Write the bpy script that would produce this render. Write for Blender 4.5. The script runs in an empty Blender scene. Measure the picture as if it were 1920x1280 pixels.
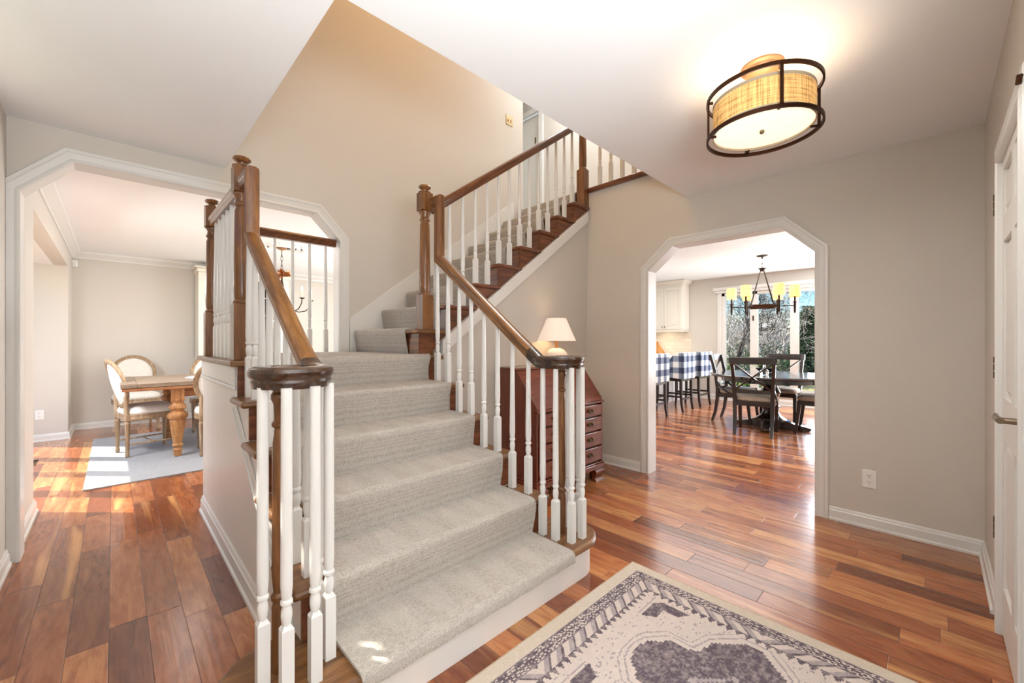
import bpy, bmesh, math, random
from mathutils import Vector, Matrix
S = bpy.context.scene
COL = S.collection
R_ = math.radians
PI = math.pi

# ------------------------------------------------------------------ camera
YAW = 0.8006                      # angle of the view axis from +X towards +Y
FPX = 769.6                       # focal length in pixels of the 1920 px frame
EYE = 1.21
cam_d = bpy.data.cameras.new('camera')
cam_d.sensor_width = 36.0
cam_d.lens = 36.0 * FPX / 1920.0
cam_d.clip_start = 0.02
cam_d.clip_end = 400
cam = bpy.data.objects.new('camera', cam_d)
COL.objects.link(cam)
cam.location = (0, 0, EYE)
cam.rotation_euler = (PI / 2, 0, YAW - PI / 2)
S.camera = cam

# ------------------------------------------------------------------ world, sun, lights, exposure
S.view_settings.view_transform = 'Standard'
S.view_settings.look = 'None'
S.view_settings.exposure = 0.17
S.view_settings.gamma = 1.0
S.view_settings.use_curve_mapping = False
SUN_EL = R_(53)
SUN_TRAVEL = Vector((math.cos(SUN_EL) * 0.7071, -math.cos(SUN_EL) * 0.7071, -math.sin(SUN_EL)))
w = bpy.data.worlds.new('world')
S.world = w
w.use_nodes = True
wn = w.node_tree.nodes
wl = w.node_tree.links
sky = wn.new('ShaderNodeTexSky')
sky.sky_type = 'NISHITA'
sky.sun_disc = False
sky.sun_elevation = SUN_EL
sky.sun_rotation = R_(-45)
sky.air_density = 1.0
sky.dust_density = 0.0
sky.ozone_density = 4.0
hs = wn.new('ShaderNodeHueSaturation')
hs.inputs['Saturation'].default_value = 1.6
wl.new(sky.outputs[0], hs.inputs['Color'])
wl.new(hs.outputs[0], wn['Background'].inputs[0])
wn['Background'].inputs[1].default_value = 0.22


def lamp(kind, name, loc, power, color=(1, 1, 1), size=0.1, size_y=None, to=None, radius=None, spread=None):
    d = bpy.data.lights.new(name, kind)
    d.energy = power
    d.color = color
    if kind == 'AREA':
        d.shape = 'RECTANGLE'
        d.size = size
        d.size_y = size_y or size
        if spread: d.spread = spread
    elif kind == 'SUN':
        d.angle = R_(0.6)
    else:
        d.shadow_soft_size = radius or size
    o = bpy.data.objects.new(name, d)
    COL.objects.link(o)
    o.location = loc
    if to is not None:
        o.rotation_euler = Vector(to).to_track_quat('-Z', 'Y').to_euler()
    return o


lamp('SUN', 'sunlight', (-20, 20, 30), 9.0, (1.0, 0.93, 0.82), to=SUN_TRAVEL)
DAY = (0.93, 0.96, 1.0)
# daylight of the two window bays, and unseen fills added to lift the rooms
lamp('AREA', 'front_room_fill', (-0.3, -2.6, 1.7), 62, (0.97, 0.99, 1.0), 2.6, 2.2, to=(0.25, 1, -0.05))  # added fill for the hall, the front room has no window
lamp('AREA', 'daylight_bay', (-0.78, 5.10, 1.86), 50, DAY, 1.0, 0.26, to=(1, 0.2, -1.5))
lamp('AREA', 'dining_side_fill', (3.95, 5.6, 1.3), 95, (1, 0.98, 0.96), 2.4, 1.6, to=(-1, 0.05, 0.22))  # added fill out of view, evens out dining walls and ceiling
lamp('AREA', 'daylight_kitchen_window', (8.85, 0.3, 1.35), 225, DAY, 2.6, 2.0, to=(-1, 0.15, 0.1))
lamp('AREA', 'kitchen_overhead_fill', (5.9, 3.0, 2.50), 85, (1, 0.97, 0.93), 3.6, 3.0, to=(0, 0, -1))  # broad fill added under the kitchen ceiling, no fixtures there
lamp('AREA', 'dining_overhead_fill', (1.8, 5.8, 2.41), 36, (1, 0.97, 0.93), 2.6, 2.4, to=(0, 0, -1))  # added soft fill over the dining table, not a fixture
# unseen fill added behind the camera to lift the hall ceiling, like bounced flash
lamp('AREA', 'ceiling_bounce_fill', (0.10, -0.70, 1.30), 122, (0.92, 0.97, 1.0), 1.1, 0.7, to=(0.06, 0.10, 1), spread=R_(170))
# lamp hanging high in the upper stairwell, out of view
lamp('POINT', 'upper_hall_lamp', (1.9, 2.2, 4.75), 28, (1.0, 0.525, 0.15), radius=0.12)
lamp('AREA', 'upper_hall_fill', (4.2, 2.8, 5.15), 60, (0.95, 0.98, 1.0), 0.7, 1.6, to=(0, 0, -1))  # unseen fill added to brighten the upper hall wall and door


# ------------------------------------------------------------------ materials
def lin(c):
    return tuple((x / 255 / 12.92 if x / 255 <= 0.04045 else ((x / 255 + 0.055) / 1.055) ** 2.4) for x in c) + (1.0,)


class NT:
    def __init__(self, name):
        self.m = bpy.data.materials.new(name)
        self.m.use_nodes = True
        self.t = self.m.node_tree
        self.b = self.t.nodes['Principled BSDF']
        self.out = self.t.nodes['Material Output']

    def n(self, kind, **kw):
        x = self.t.nodes.new(kind)
        for k, v in kw.items():
            setattr(x, k, v)
        return x

    def l(self, a, b):
        self.t.links.new(a, b)

    def coord(self, out='Object'):
        if not hasattr(self, '_tc'):
            self._tc = self.n('ShaderNodeTexCoord')
        return self._tc.outputs[out]

    def mapped(self, scale=(1, 1, 1), out='Object', rot=(0, 0, 0)):
        mp = self.n('ShaderNodeMapping')
        mp.inputs['Scale'].default_value = scale
        src = self.coord(out)
        if any(getattr(self, 'prerot', (0, 0, 0))):
            m0 = self.n('ShaderNodeMapping')
            m0.inputs['Rotation'].default_value = self.prerot
            self.l(src, m0.inputs[0])
            src = m0.outputs[0]
        mp.inputs['Rotation'].default_value = rot
        self.l(src, mp.inputs[0])
        return mp.outputs[0]

    def noise(self, vec, scale=5, detail=3, rough=0.5, dist=0.0):
        x = self.n('ShaderNodeTexNoise')
        x.inputs['Scale'].default_value = scale
        x.inputs['Detail'].default_value = detail
        x.inputs['Roughness'].default_value = rough
        x.inputs['Distortion'].default_value = dist
        self.l(vec, x.inputs['Vector'])
        return x

    def math(self, op, a, b=None, c=None):
        x = self.n('ShaderNodeMath', operation=op)
        for i, v in enumerate((a, b, c)):
            if v is None: continue
            if isinstance(v, (int, float)): x.inputs[i].default_value = v
            else: self.l(v, x.inputs[i])
        return x.outputs[0]

    def ramp(self, fac, stops):
        x = self.n('ShaderNodeValToRGB')
        e = x.color_ramp.elements
        while len(e) < len(stops): e.new(0.5)
        for i, (p, c) in enumerate(stops):
            e[i].position = p
            e[i].color = lin(c)
        self.l(fac, x.inputs[0])
        return x.outputs[0]

    def mix(self, fac, a, b, mode='MIX'):
        x = self.n('ShaderNodeMix', data_type='RGBA', blend_type=mode)
        for i, v in ((0, fac), (6, a), (7, b)):
            if isinstance(v, (int, float)): x.inputs[i].default_value = v
            elif isinstance(v, tuple): x.inputs[i].default_value = v
            else: self.l(v, x.inputs[i])
        return x.outputs[2]

    def bump(self, h, strength=0.2, dist=0.01):
        x = self.n('ShaderNodeBump')
        x.inputs['Strength'].default_value = strength
        x.inputs['Distance'].default_value = dist
        self.l(h, x.inputs['Height'])
        self.l(x.outputs[0], self.b.inputs['Normal'])

    def set(self, **kw):
        for k, v in kw.items():
            self.b.inputs[k.replace('_', ' ')].default_value = v
        return self


def paint(name, rgb, rough=0.6, bump=0.03, vary=0.03):
    t = NT(name)
    v = t.noise(t.mapped((1, 1, 1)), 3.0, 2)
    c = lin(rgb)
    lo = tuple(x * (1 - vary) for x in c[:3]) + (1,)
    t.l(t.mix(v.outputs[0], lo, c), t.b.inputs['Base Color'])
    f = t.noise(t.mapped((1, 1, 1)), 220, 2)
    t.bump(f.outputs[0], bump, 0.002)
    t.set(Roughness=rough)
    return t.m


def metal(name, rgb, rough=0.35, metallic=1.0):
    t = NT(name)
    v = t.noise(t.mapped((1, 1, 1)), 30, 3)
    c = lin(rgb)
    lo = tuple(x * 0.7 for x in c[:3]) + (1,)
    t.l(t.mix(v.outputs[0], lo, c), t.b.inputs['Base Color'])
    t.set(Roughness=rough, Metallic=metallic)
    return t.m


def wood(name, dark, mid, light, axis='x', rough=0.35, scale=1.0, bump=0.08, coat=0.0, rot=(0, 0, 0)):
    t = NT(name)
    t.prerot = rot
    st = {'x': (1.2, 14, 14), 'y': (14, 1.2, 14), 'z': (14, 14, 1.2)}[axis]
    vec = t.mapped(tuple(s * scale for s in st))
    a = t.noise(vec, 2.6, 5, 0.6, 0.35)
    b = t.noise(t.mapped(tuple(s * scale * 5 for s in st)), 3.0, 3, 0.6)
    col = t.ramp(a.outputs[0], [(0.28, dark), (0.48, mid), (0.72, light)])
    col = t.mix(0.35, col, t.ramp(b.outputs[0], [(0.35, dark), (0.65, light)]), 'MULTIPLY') if False else col
    fine = t.ramp(b.outputs[0], [(0.36, (190, 186, 182)), (0.56, (255, 255, 255))])
    t.l(t.mix(0.55, col, fine, 'MULTIPLY'), t.b.inputs['Base Color'])
    t.bump(b.outputs[0], bump, 0.003)
    t.set(Roughness=rough, Coat_Weight=coat, Coat_Roughness=0.15)
    return t.m


def fabric(name, rgb, rgb2, scale=160, rough=0.95, bump=0.25):
    t = NT(name)
    v = t.n('ShaderNodeTexVoronoi')
    v.inputs['Scale'].default_value = scale
    t.l(t.coord(), v.inputs['Vector'])
    n = t.noise(t.coord(), scale * 0.12, 3)
    f = t.math('ADD', t.math('MULTIPLY', v.outputs['Distance'], 0.6), t.math('MULTIPLY', n.outputs[0], 0.5))
    t.l(t.ramp(f, [(0.25, rgb2), (0.7, rgb)]), t.b.inputs['Base Color'])
    t.bump(v.outputs['Distance'], bump, 0.004)
    t.set(Roughness=rough, Sheen_Weight=0.2)
    return t.m


def glow(name, rgb, strength, weave=None, dark=None):
    t = NT(name)
    c = lin(rgb)
    t.set(Base_Color=c, Roughness=0.9)
    t.b.inputs['Emission Strength'].default_value = strength
    if weave:
        a = t.noise(t.mapped((weave, weave, 6)), 1, 3, 0.7)
        b = t.noise(t.mapped((6, 6, weave)), 1, 3, 0.7)
        f = t.math('MULTIPLY', t.math('ADD', a.outputs[0], b.outputs[0]), 0.5)
        col = t.ramp(f, [(0.36, dark), (0.58, rgb)])
        t.l(col, t.b.inputs['Base Color'])
        t.l(col, t.b.inputs['Emission Color'])
    else:
        t.b.inputs['Emission Color'].default_value = c
    return t.m


WALL = paint('greige_wall_paint', (212, 206, 197), 0.75)
WALL_TAN = WALL
CEIL = paint('white_ceiling_paint', (243, 246, 247), 0.9)
TRIM = paint('white_trim_gloss', (228, 227, 223), 0.32, 0.01)
PANEL = paint('white_panel_paint', (232, 229, 224), 0.38, 0.01)
DOORW = paint('white_door_paint', (228, 226, 221), 0.4, 0.02)
CREAM = paint('cream_cabinet_paint', (236, 231, 219), 0.4, 0.01)
HUTCH = paint('antique_white_paint', (226, 220, 207), 0.5, 0.01)
PLATE = paint('white_plastic', (240, 240, 236), 0.3, 0.0)
IVORY = paint('ivory_plastic', (214, 190, 140), 0.35, 0.0)
BLACK = paint('black_slot', (25, 24, 23), 0.5, 0.0)
OAK_X = wood('stained_oak_x', (72, 36, 20), (110, 60, 34), (142, 86, 50), 'x', 0.32, coat=0.3)
OAK_Y = wood('stained_oak_y', (72, 36, 20), (110, 60, 34), (142, 86, 50), 'y', 0.32, coat=0.3)
OAK_Z = wood('stained_oak_z', (78, 46, 22), (120, 76, 38), (154, 104, 58), 'z', 0.32, coat=0.3)
RAIL = wood('worn_oak_rail', (84, 50, 22), (130, 84, 42), (170, 120, 66), 'y', 0.28, coat=0.4, rot=(R_(-36), 0, 0))
RAIL_Y = wood('worn_oak_level_rail', (84, 50, 22), (130, 84, 42), (170, 120, 66), 'y', 0.28, coat=0.4)
RAIL_X = wood('worn_oak_rail_x', (70, 36, 17), (108, 60, 30), (142, 86, 46), 'x', 0.28, coat=0.4, rot=(0, R_(36), 0))
RAIL_D = wood('dark_volute_oak', (40, 23, 14), (58, 35, 20), (84, 54, 31), 'x', 0.22, coat=0.5)
TREAD = wood('worn_oak_tread', (84, 52, 26), (118, 78, 42), (152, 108, 64), 'x', 0.38, coat=0.2)
MAHOG = wood('mahogany_z', (92, 38, 22), (110, 48, 28), (130, 62, 38), 'z', 0.28, coat=0.5, bump=0.01)
MAHOG_X = wood('mahogany_x', (98, 40, 23), (116, 50, 29), (136, 64, 39), 'x', 0.25, coat=0.5, bump=0.01, scale=0.8)
WALNUT = wood('dark_walnut', (20, 11, 8), (33, 20, 15), (50, 32, 24), 'z', 0.35, coat=0.3)
EBONY = wood('dark_table_wood', (20, 14, 13), (34, 26, 24), (52, 40, 36), 'x', 0.16, coat=1.0, bump=0.01)
WEATHER = wood('weathered_oak', (128, 100, 72), (164, 136, 104), (196, 172, 142), 'z', 0.6)
PINE = wood('honey_pine', (140, 88, 48), (182, 126, 74), (208, 158, 104), 'z', 0.5)
PINE_X = wood('greyed_pine_top', (118, 98, 80), (148, 127, 106), (172, 152, 130), 'x', 0.5)
PINE_E = wood('pine_apron', (136, 82, 46), (172, 114, 70), (196, 146, 98), 'x', 0.5)
BAMBOO = wood('bamboo_block', (150, 84, 36), (196, 130, 66), (222, 168, 98), 'z', 0.45)
LINEN = fabric('linen_upholstery', (232, 226, 216), (206, 198, 186), 260, 0.95, 0.08)
SEATF = fabric('taupe_seat_fabric', (178, 164, 148), (146, 132, 116), 260, 0.95, 0.08)
BRONZE = metal('oiled_bronze', (74, 48, 34), 0.42)
IRON = metal('dark_iron', (58, 44, 36), 0.5, 0.8)
BRASS = metal('antique_brass', (96, 78, 52), 0.35)
NICKEL = metal('brushed_nickel', (150, 136, 116), 0.3)
HINGE = metal('dark_nickel_hinge', (112, 98, 80), 0.45)
COPPER = metal('painted_canopy', (176, 136, 98), 0.5, 0.3)
GOLD = metal('aged_gold', (190, 130, 80), 0.45, 0.7)
SHADE_DRUM = glow('burlap_shade_lit', (238, 190, 120), 0.36, 130, (150, 98, 44))
SHADE_TRIM = paint('shade_binding', (176, 158, 134), 0.9)
DIFFUSER = glow('lit_diffuser', (255, 240, 212), 0.80)
SHADE_K = glow('lit_paper_shade', (246, 208, 142), 0.55, 40, (240, 190, 110))
SHADE_D = glow('lit_white_shade', (246, 228, 214), 0.35)
FLAME = glow('candle_bulb', (255, 226, 170), 14.0)
WAX = paint('candle_sleeve', (226, 206, 170), 0.6, 0.0)


def make_ceramic():
    t = NT('banded_ceramic')
    z = t.noise(t.mapped((2, 2, 28)), 1.6, 4, 0.6)
    t.l(t.ramp(z.outputs[0], [(0.3, (206, 184, 166)), (0.45, (236, 228, 218)), (0.75, (246, 242, 236))]), t.b.inputs['Base Color'])
    t.set(Roughness=0.45)
    return t.m


def make_glass():
    t = NT('clear_window_glass')
    tr = t.n('ShaderNodeBsdfTransparent')
    gl = t.n('ShaderNodeBsdfGlossy')
    gl.inputs['Roughness'].default_value = 0.02
    mx = t.n('ShaderNodeMixShader')
    mx.inputs[0].default_value = 0.006
    t.l(tr.outputs[0], mx.inputs[1])
    t.l(gl.outputs[0], mx.inputs[2])
    t.l(mx.outputs[0], t.out.inputs[0])
    return t.m


def make_floor():
    """hand scraped plank floor: boards 0.12 m wide along Y, each with its own tone, pale sapwood streaks and ripples"""
    t = NT('hand_scraped_acacia_floor')
    sep = t.n('ShaderNodeSeparateXYZ')
    t.l(t.coord(), sep.inputs[0])
    X, Y = sep.outputs[0], sep.outputs[1]
    W, L = 0.12, 0.85
    xs = t.math('DIVIDE', t.math('ADD', X, 0.015), W)
    row = t.math('FLOOR', xs)
    fx = t.math('SUBTRACT', xs, row)
    wn1 = t.n('ShaderNodeTexWhiteNoise', noise_dimensions='1D')
    t.l(row, wn1.inputs['W'])
    ys = t.math('ADD', t.math('DIVIDE', Y, L), t.math('MULTIPLY', wn1.outputs[0], 7.0))
    ys = t.math('ADD', ys, t.math('MULTIPLY', t.math('SINE', t.math('MULTIPLY', ys, 2.2)), 0.16))
    pid = t.math('FLOOR', ys)
    fy = t.math('SUBTRACT', ys, pid)
    wn2 = t.n('ShaderNodeTexWhiteNoise', noise_dimensions='2D')
    cmb = t.n('ShaderNodeCombineXYZ')
    t.l(row, cmb.inputs[0]); t.l(pid, cmb.inputs[1])
    t.l(cmb.outputs[0], wn2.inputs['Vector'])
    tone = wn2.outputs[0]
    # grain coordinates, shifted per board
    off = t.n('ShaderNodeVectorMath', operation='MULTIPLY_ADD')
    t.l(wn2.outputs[1], off.inputs[0])
    off.inputs[1].default_value = (31, 17, 9)
    t.l(t.coord(), off.inputs[2])
    mp = t.n('ShaderNodeMapping')
    mp.inputs['Scale'].default_value = (9, 1.7, 1)
    t.l(off.outputs[0], mp.inputs[0])
    g = t.noise(mp.outputs[0], 1.4, 5, 0.55, 2.0)
    mp2 = t.n('ShaderNodeMapping')
    mp2.inputs['Scale'].default_value = (60, 5, 1)
    t.l(off.outputs[0], mp2.inputs[0])
    g2 = t.noise(mp2.outputs[0], 1.5, 4, 0.6, 0.6)
    base = t.ramp(tone, [(0.0, (122, 66, 38)), (0.3, (162, 95, 56)), (0.62, (190, 120, 73)), (0.85, (214, 154, 98)), (1.0, (140, 76, 44))])
    grain = t.ramp(g.outputs[0], [(0.25, (176, 138, 122)), (0.45, (226, 206, 196)), (0.60, (255, 255, 255))])
    col = t.mix(0.75, base, grain, 'MULTIPLY')
    # sapwood: pale streak on some boards
    mps = t.n('ShaderNodeMapping')
    mps.inputs['Scale'].default_value = (13, 0.9, 1)
    t.l(off.outputs[0], mps.inputs[0])
    sapn = t.noise(mps.outputs[0], 0.62, 2, 0.5, 0.6)
    sap = t.math('MULTIPLY', t.math('SMOOTH_MIN', 1.0, t.math('MAXIMUM', t.math('MULTIPLY', t.math('SUBTRACT', sapn.outputs[0], 0.60), 8.0), 0.0), 0.2), 0.75)
    col = t.mix(sap, col, lin((226, 166, 104)))
    fine = t.ramp(g2.outputs[0], [(0.3, (196, 180, 172)), (0.6, (255, 255, 255))])
    col = t.mix(0.5, col, fine, 'MULTIPLY')
    # seams
    ex = t.math('MINIMUM', fx, t.math('SUBTRACT', 1.0, fx))
    ey = t.math('MINIMUM', fy, t.math('SUBTRACT', 1.0, fy))
    sx = t.math('MINIMUM', t.math('DIVIDE', ex, 0.022), 1.0)
    sy = t.math('MINIMUM', t.math('DIVIDE', ey, 0.0032), 1.0)
    seam = t.math('MINIMUM', sx, sy)
    dark = t.math('SUBTRACT', 1.0, t.math('MULTIPLY', t.math('SUBTRACT', 1.0, t.math('POWER', seam, 0.6)), 0.72))
    cc = t.n('ShaderNodeCombineXYZ')
    for i in range(3): t.l(dark, cc.inputs[i])
    col = t.mix(1.0, col, cc.outputs[0], 'MULTIPLY')
    t.l(col, t.b.inputs['Base Color'])
    mp3 = t.n('ShaderNodeMapping')
    mp3.inputs['Scale'].default_value = (36, 0.9, 1)
    t.l(off.outputs[0], mp3.inputs[0])
    rip = t.noise(mp3.outputs[0], 1.0, 2, 0.4)
    h = t.math('ADD', t.math('MULTIPLY', rip.outputs[0], 0.55), t.math('MULTIPLY', t.math('POWER', seam, 0.5), 0.35))
    t.bump(h, 0.62, 0.005)
    t.set(Roughness=0.22, Specular_IOR_Level=0.5, Coat_Weight=0.35, Coat_Roughness=0.14)
    return t.m


def make_carpet(name='loop_carpet', hi=(214, 206, 196), lo=(162, 153, 142)):
    t = NT(name)
    v = t.n('ShaderNodeTexVoronoi')
    v.inputs['Scale'].default_value = 230
    v.inputs['Randomness'].default_value = 0.45
    t.l(t.coord(), v.inputs['Vector'])
    n = t.noise(t.coord(), 60, 3)
    big = t.noise(t.coord(), 5, 2)
    f = t.math('ADD', t.math('MULTIPLY', v.outputs['Distance'], -0.75), t.math('ADD', 0.78, t.math('MULTIPLY', n.outputs[0], 0.35)))
    col = t.ramp(f, [(0.35, lo), (0.62, tuple((a * 2 + b) // 3 for a, b in zip(hi, lo))), (0.85, hi)])
    col = t.mix(0.25, col, t.ramp(big.outputs[0], [(0.3, (222, 222, 222)), (0.7, (255, 255, 255))]), 'MULTIPLY')
    t.l(col, t.b.inputs['Base Color'])
    t.bump(f, 0.9, 0.006)
    t.set(Roughness=1.0, Sheen_Weight=0.15)
    return t.m


def make_plaid():
    t = NT('navy_white_buffalo_check')
    sep = t.n('ShaderNodeSeparateXYZ')
    t.l(t.coord(), sep.inputs[0])
    def stripe(o, w, ph):
        return t.math('GREATER_THAN', t.math('FRACT', t.math('ADD', t.math('DIVIDE', o, w), ph)), 0.5)
    a = stripe(sep.outputs[0], 0.196, 0.27)
    b = stripe(sep.outputs[2], 0.196, 0.1)
    c = stripe(sep.outputs[1], 0.196, 0.0)
    # on side faces the depth axis runs the stripes, elsewhere the width axis
    ge = t.n('ShaderNodeNewGeometry')
    vt = t.n('ShaderNodeVectorTransform', vector_type='NORMAL', convert_from='WORLD', convert_to='OBJECT')
    t.l(ge.outputs['Normal'], vt.inputs[0])
    sn = t.n('ShaderNodeSeparateXYZ')
    t.l(vt.outputs[0], sn.inputs[0])
    side = t.math('GREATER_THAN', t.math('ABSOLUTE', sn.outputs[0]), 0.7)
    h = t.math('ADD', t.math('MULTIPLY', side, c), t.math('MULTIPLY', t.math('SUBTRACT', 1.0, side), a))
    f = t.math('MULTIPLY', t.math('ADD', h, b), 0.5)
    col = t.ramp(f, [(0.0, (238, 238, 236)), (0.5, (136, 146, 164)), (1.0, (60, 70, 98))])
    n = t.noise(t.coord(), 300, 2)
    t.l(t.mix(0.15, col, n.outputs[0], 'MULTIPLY'), t.b.inputs['Base Color'])
    t.set(Roughness=0.95)
    return t.m


def make_tile():
    t = NT('pale_backsplash_tile')
    br = t.n('ShaderNodeTexBrick')
    br.inputs['Scale'].default_value = 1.0
    br.inputs['Brick Width'].default_value = 0.15
    br.inputs['Row Height'].default_value = 0.075
    br.inputs['Mortar Size'].default_value = 0.003
    br.inputs['Color1'].default_value = lin((236, 226, 210))
    br.inputs['Color2'].default_value = lin((224, 210, 192))
    br.inputs['Mortar'].default_value = lin((214, 204, 190))
    mp = t.n('ShaderNodeMapping')
    mp.inputs['Rotation'].default_value = (0, R_(90), R_(90))
    t.l(t.coord(), mp.inputs[0])
    t.l(mp.outputs[0], br.inputs['Vector'])
    t.l(br.outputs[0], t.b.inputs['Base Color'])
    t.set(Roughness=0.25)
    return t.m


def make_attr(name, attr, rough=1.0, weave=420):
    t = NT(name)
    a = t.n('ShaderNodeVertexColor', layer_name=attr)
    v = t.noise(t.mapped((weave, weave, weave)), 1.0, 2, 0.6)
    blot = t.noise(t.coord(), 45, 4, 0.7)
    f = t.ramp(v.outputs[0], [(0.3, (176, 172, 170)), (0.65, (255, 255, 255))])
    col = t.mix(0.55, a.outputs[0], f, 'MULTIPLY')
    fade = t.math('MULTIPLY', t.math('MAXIMUM', t.math('SUBTRACT', blot.outputs[0], 0.45), 0.0), 1.4)
    col = t.mix(fade, col, lin((222, 208, 196)))
    t.l(col, t.b.inputs['Base Color'])
    t.bump(v.outputs[0], 0.5, 0.003)
    t.set(Roughness=rough)
    return t.m


def plain(name, rgb, rough=0.8, scale=8, rgb2=None, bump=0.2):
    t = NT(name)
    n = t.noise(t.coord(), scale, 4, 0.6)
    t.l(t.ramp(n.outputs[0], [(0.3, rgb2 or tuple(int(x * 0.7) for x in rgb)), (0.7, rgb)]), t.b.inputs['Base Color'])
    t.bump(n.outputs[0], bump, 0.01)
    t.set(Roughness=rough)
    return t.m


CERAMIC = make_ceramic()
GLASS = make_glass()
FLOOR = make_floor()
CARPET = make_carpet()
PLAID = make_plaid()
TILE = make_tile()
RUGM = make_attr('printed_rug_pile', 'rug')
RUGD = make_carpet('pale_grey_rug_weave', (186, 183, 180), (142, 142, 144))
QUARTZ = plain('white_quartz', (240, 239, 236), 0.2, 4, (228, 226, 224), 0.0)
LAWN = plain('dormant_lawn', (186, 172, 120), 1.0, 3, (120, 124, 74))
BARK = plain('pale_grey_bark', (214, 206, 198), 0.9, 12, (140, 132, 124))
BARKD = plain('dark_bark', (64, 54, 48), 0.9, 12, (40, 34, 30))
PINEG = plain('evergreen_needles', (52, 86, 44), 0.9, 20, (24, 44, 26))
LEAF = plain('fresh_green_leaf', (122, 150, 60), 0.7, 20, (70, 104, 36))
DARKGL = paint('hutch_dark_interior', (58, 52, 48), 0.5, 0.0)
STEEL = metal('vent_metal', (92, 76, 58), 0.5)


def make_crystal():
    t = NT('clear_crystal')
    t.set(Base_Color=(1, 1, 1, 1), Roughness=0.02, IOR=1.45)
    t.b.inputs['Transmission Weight'].default_value = 1.0
    return t.m


CRYSTAL = make_crystal()


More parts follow.
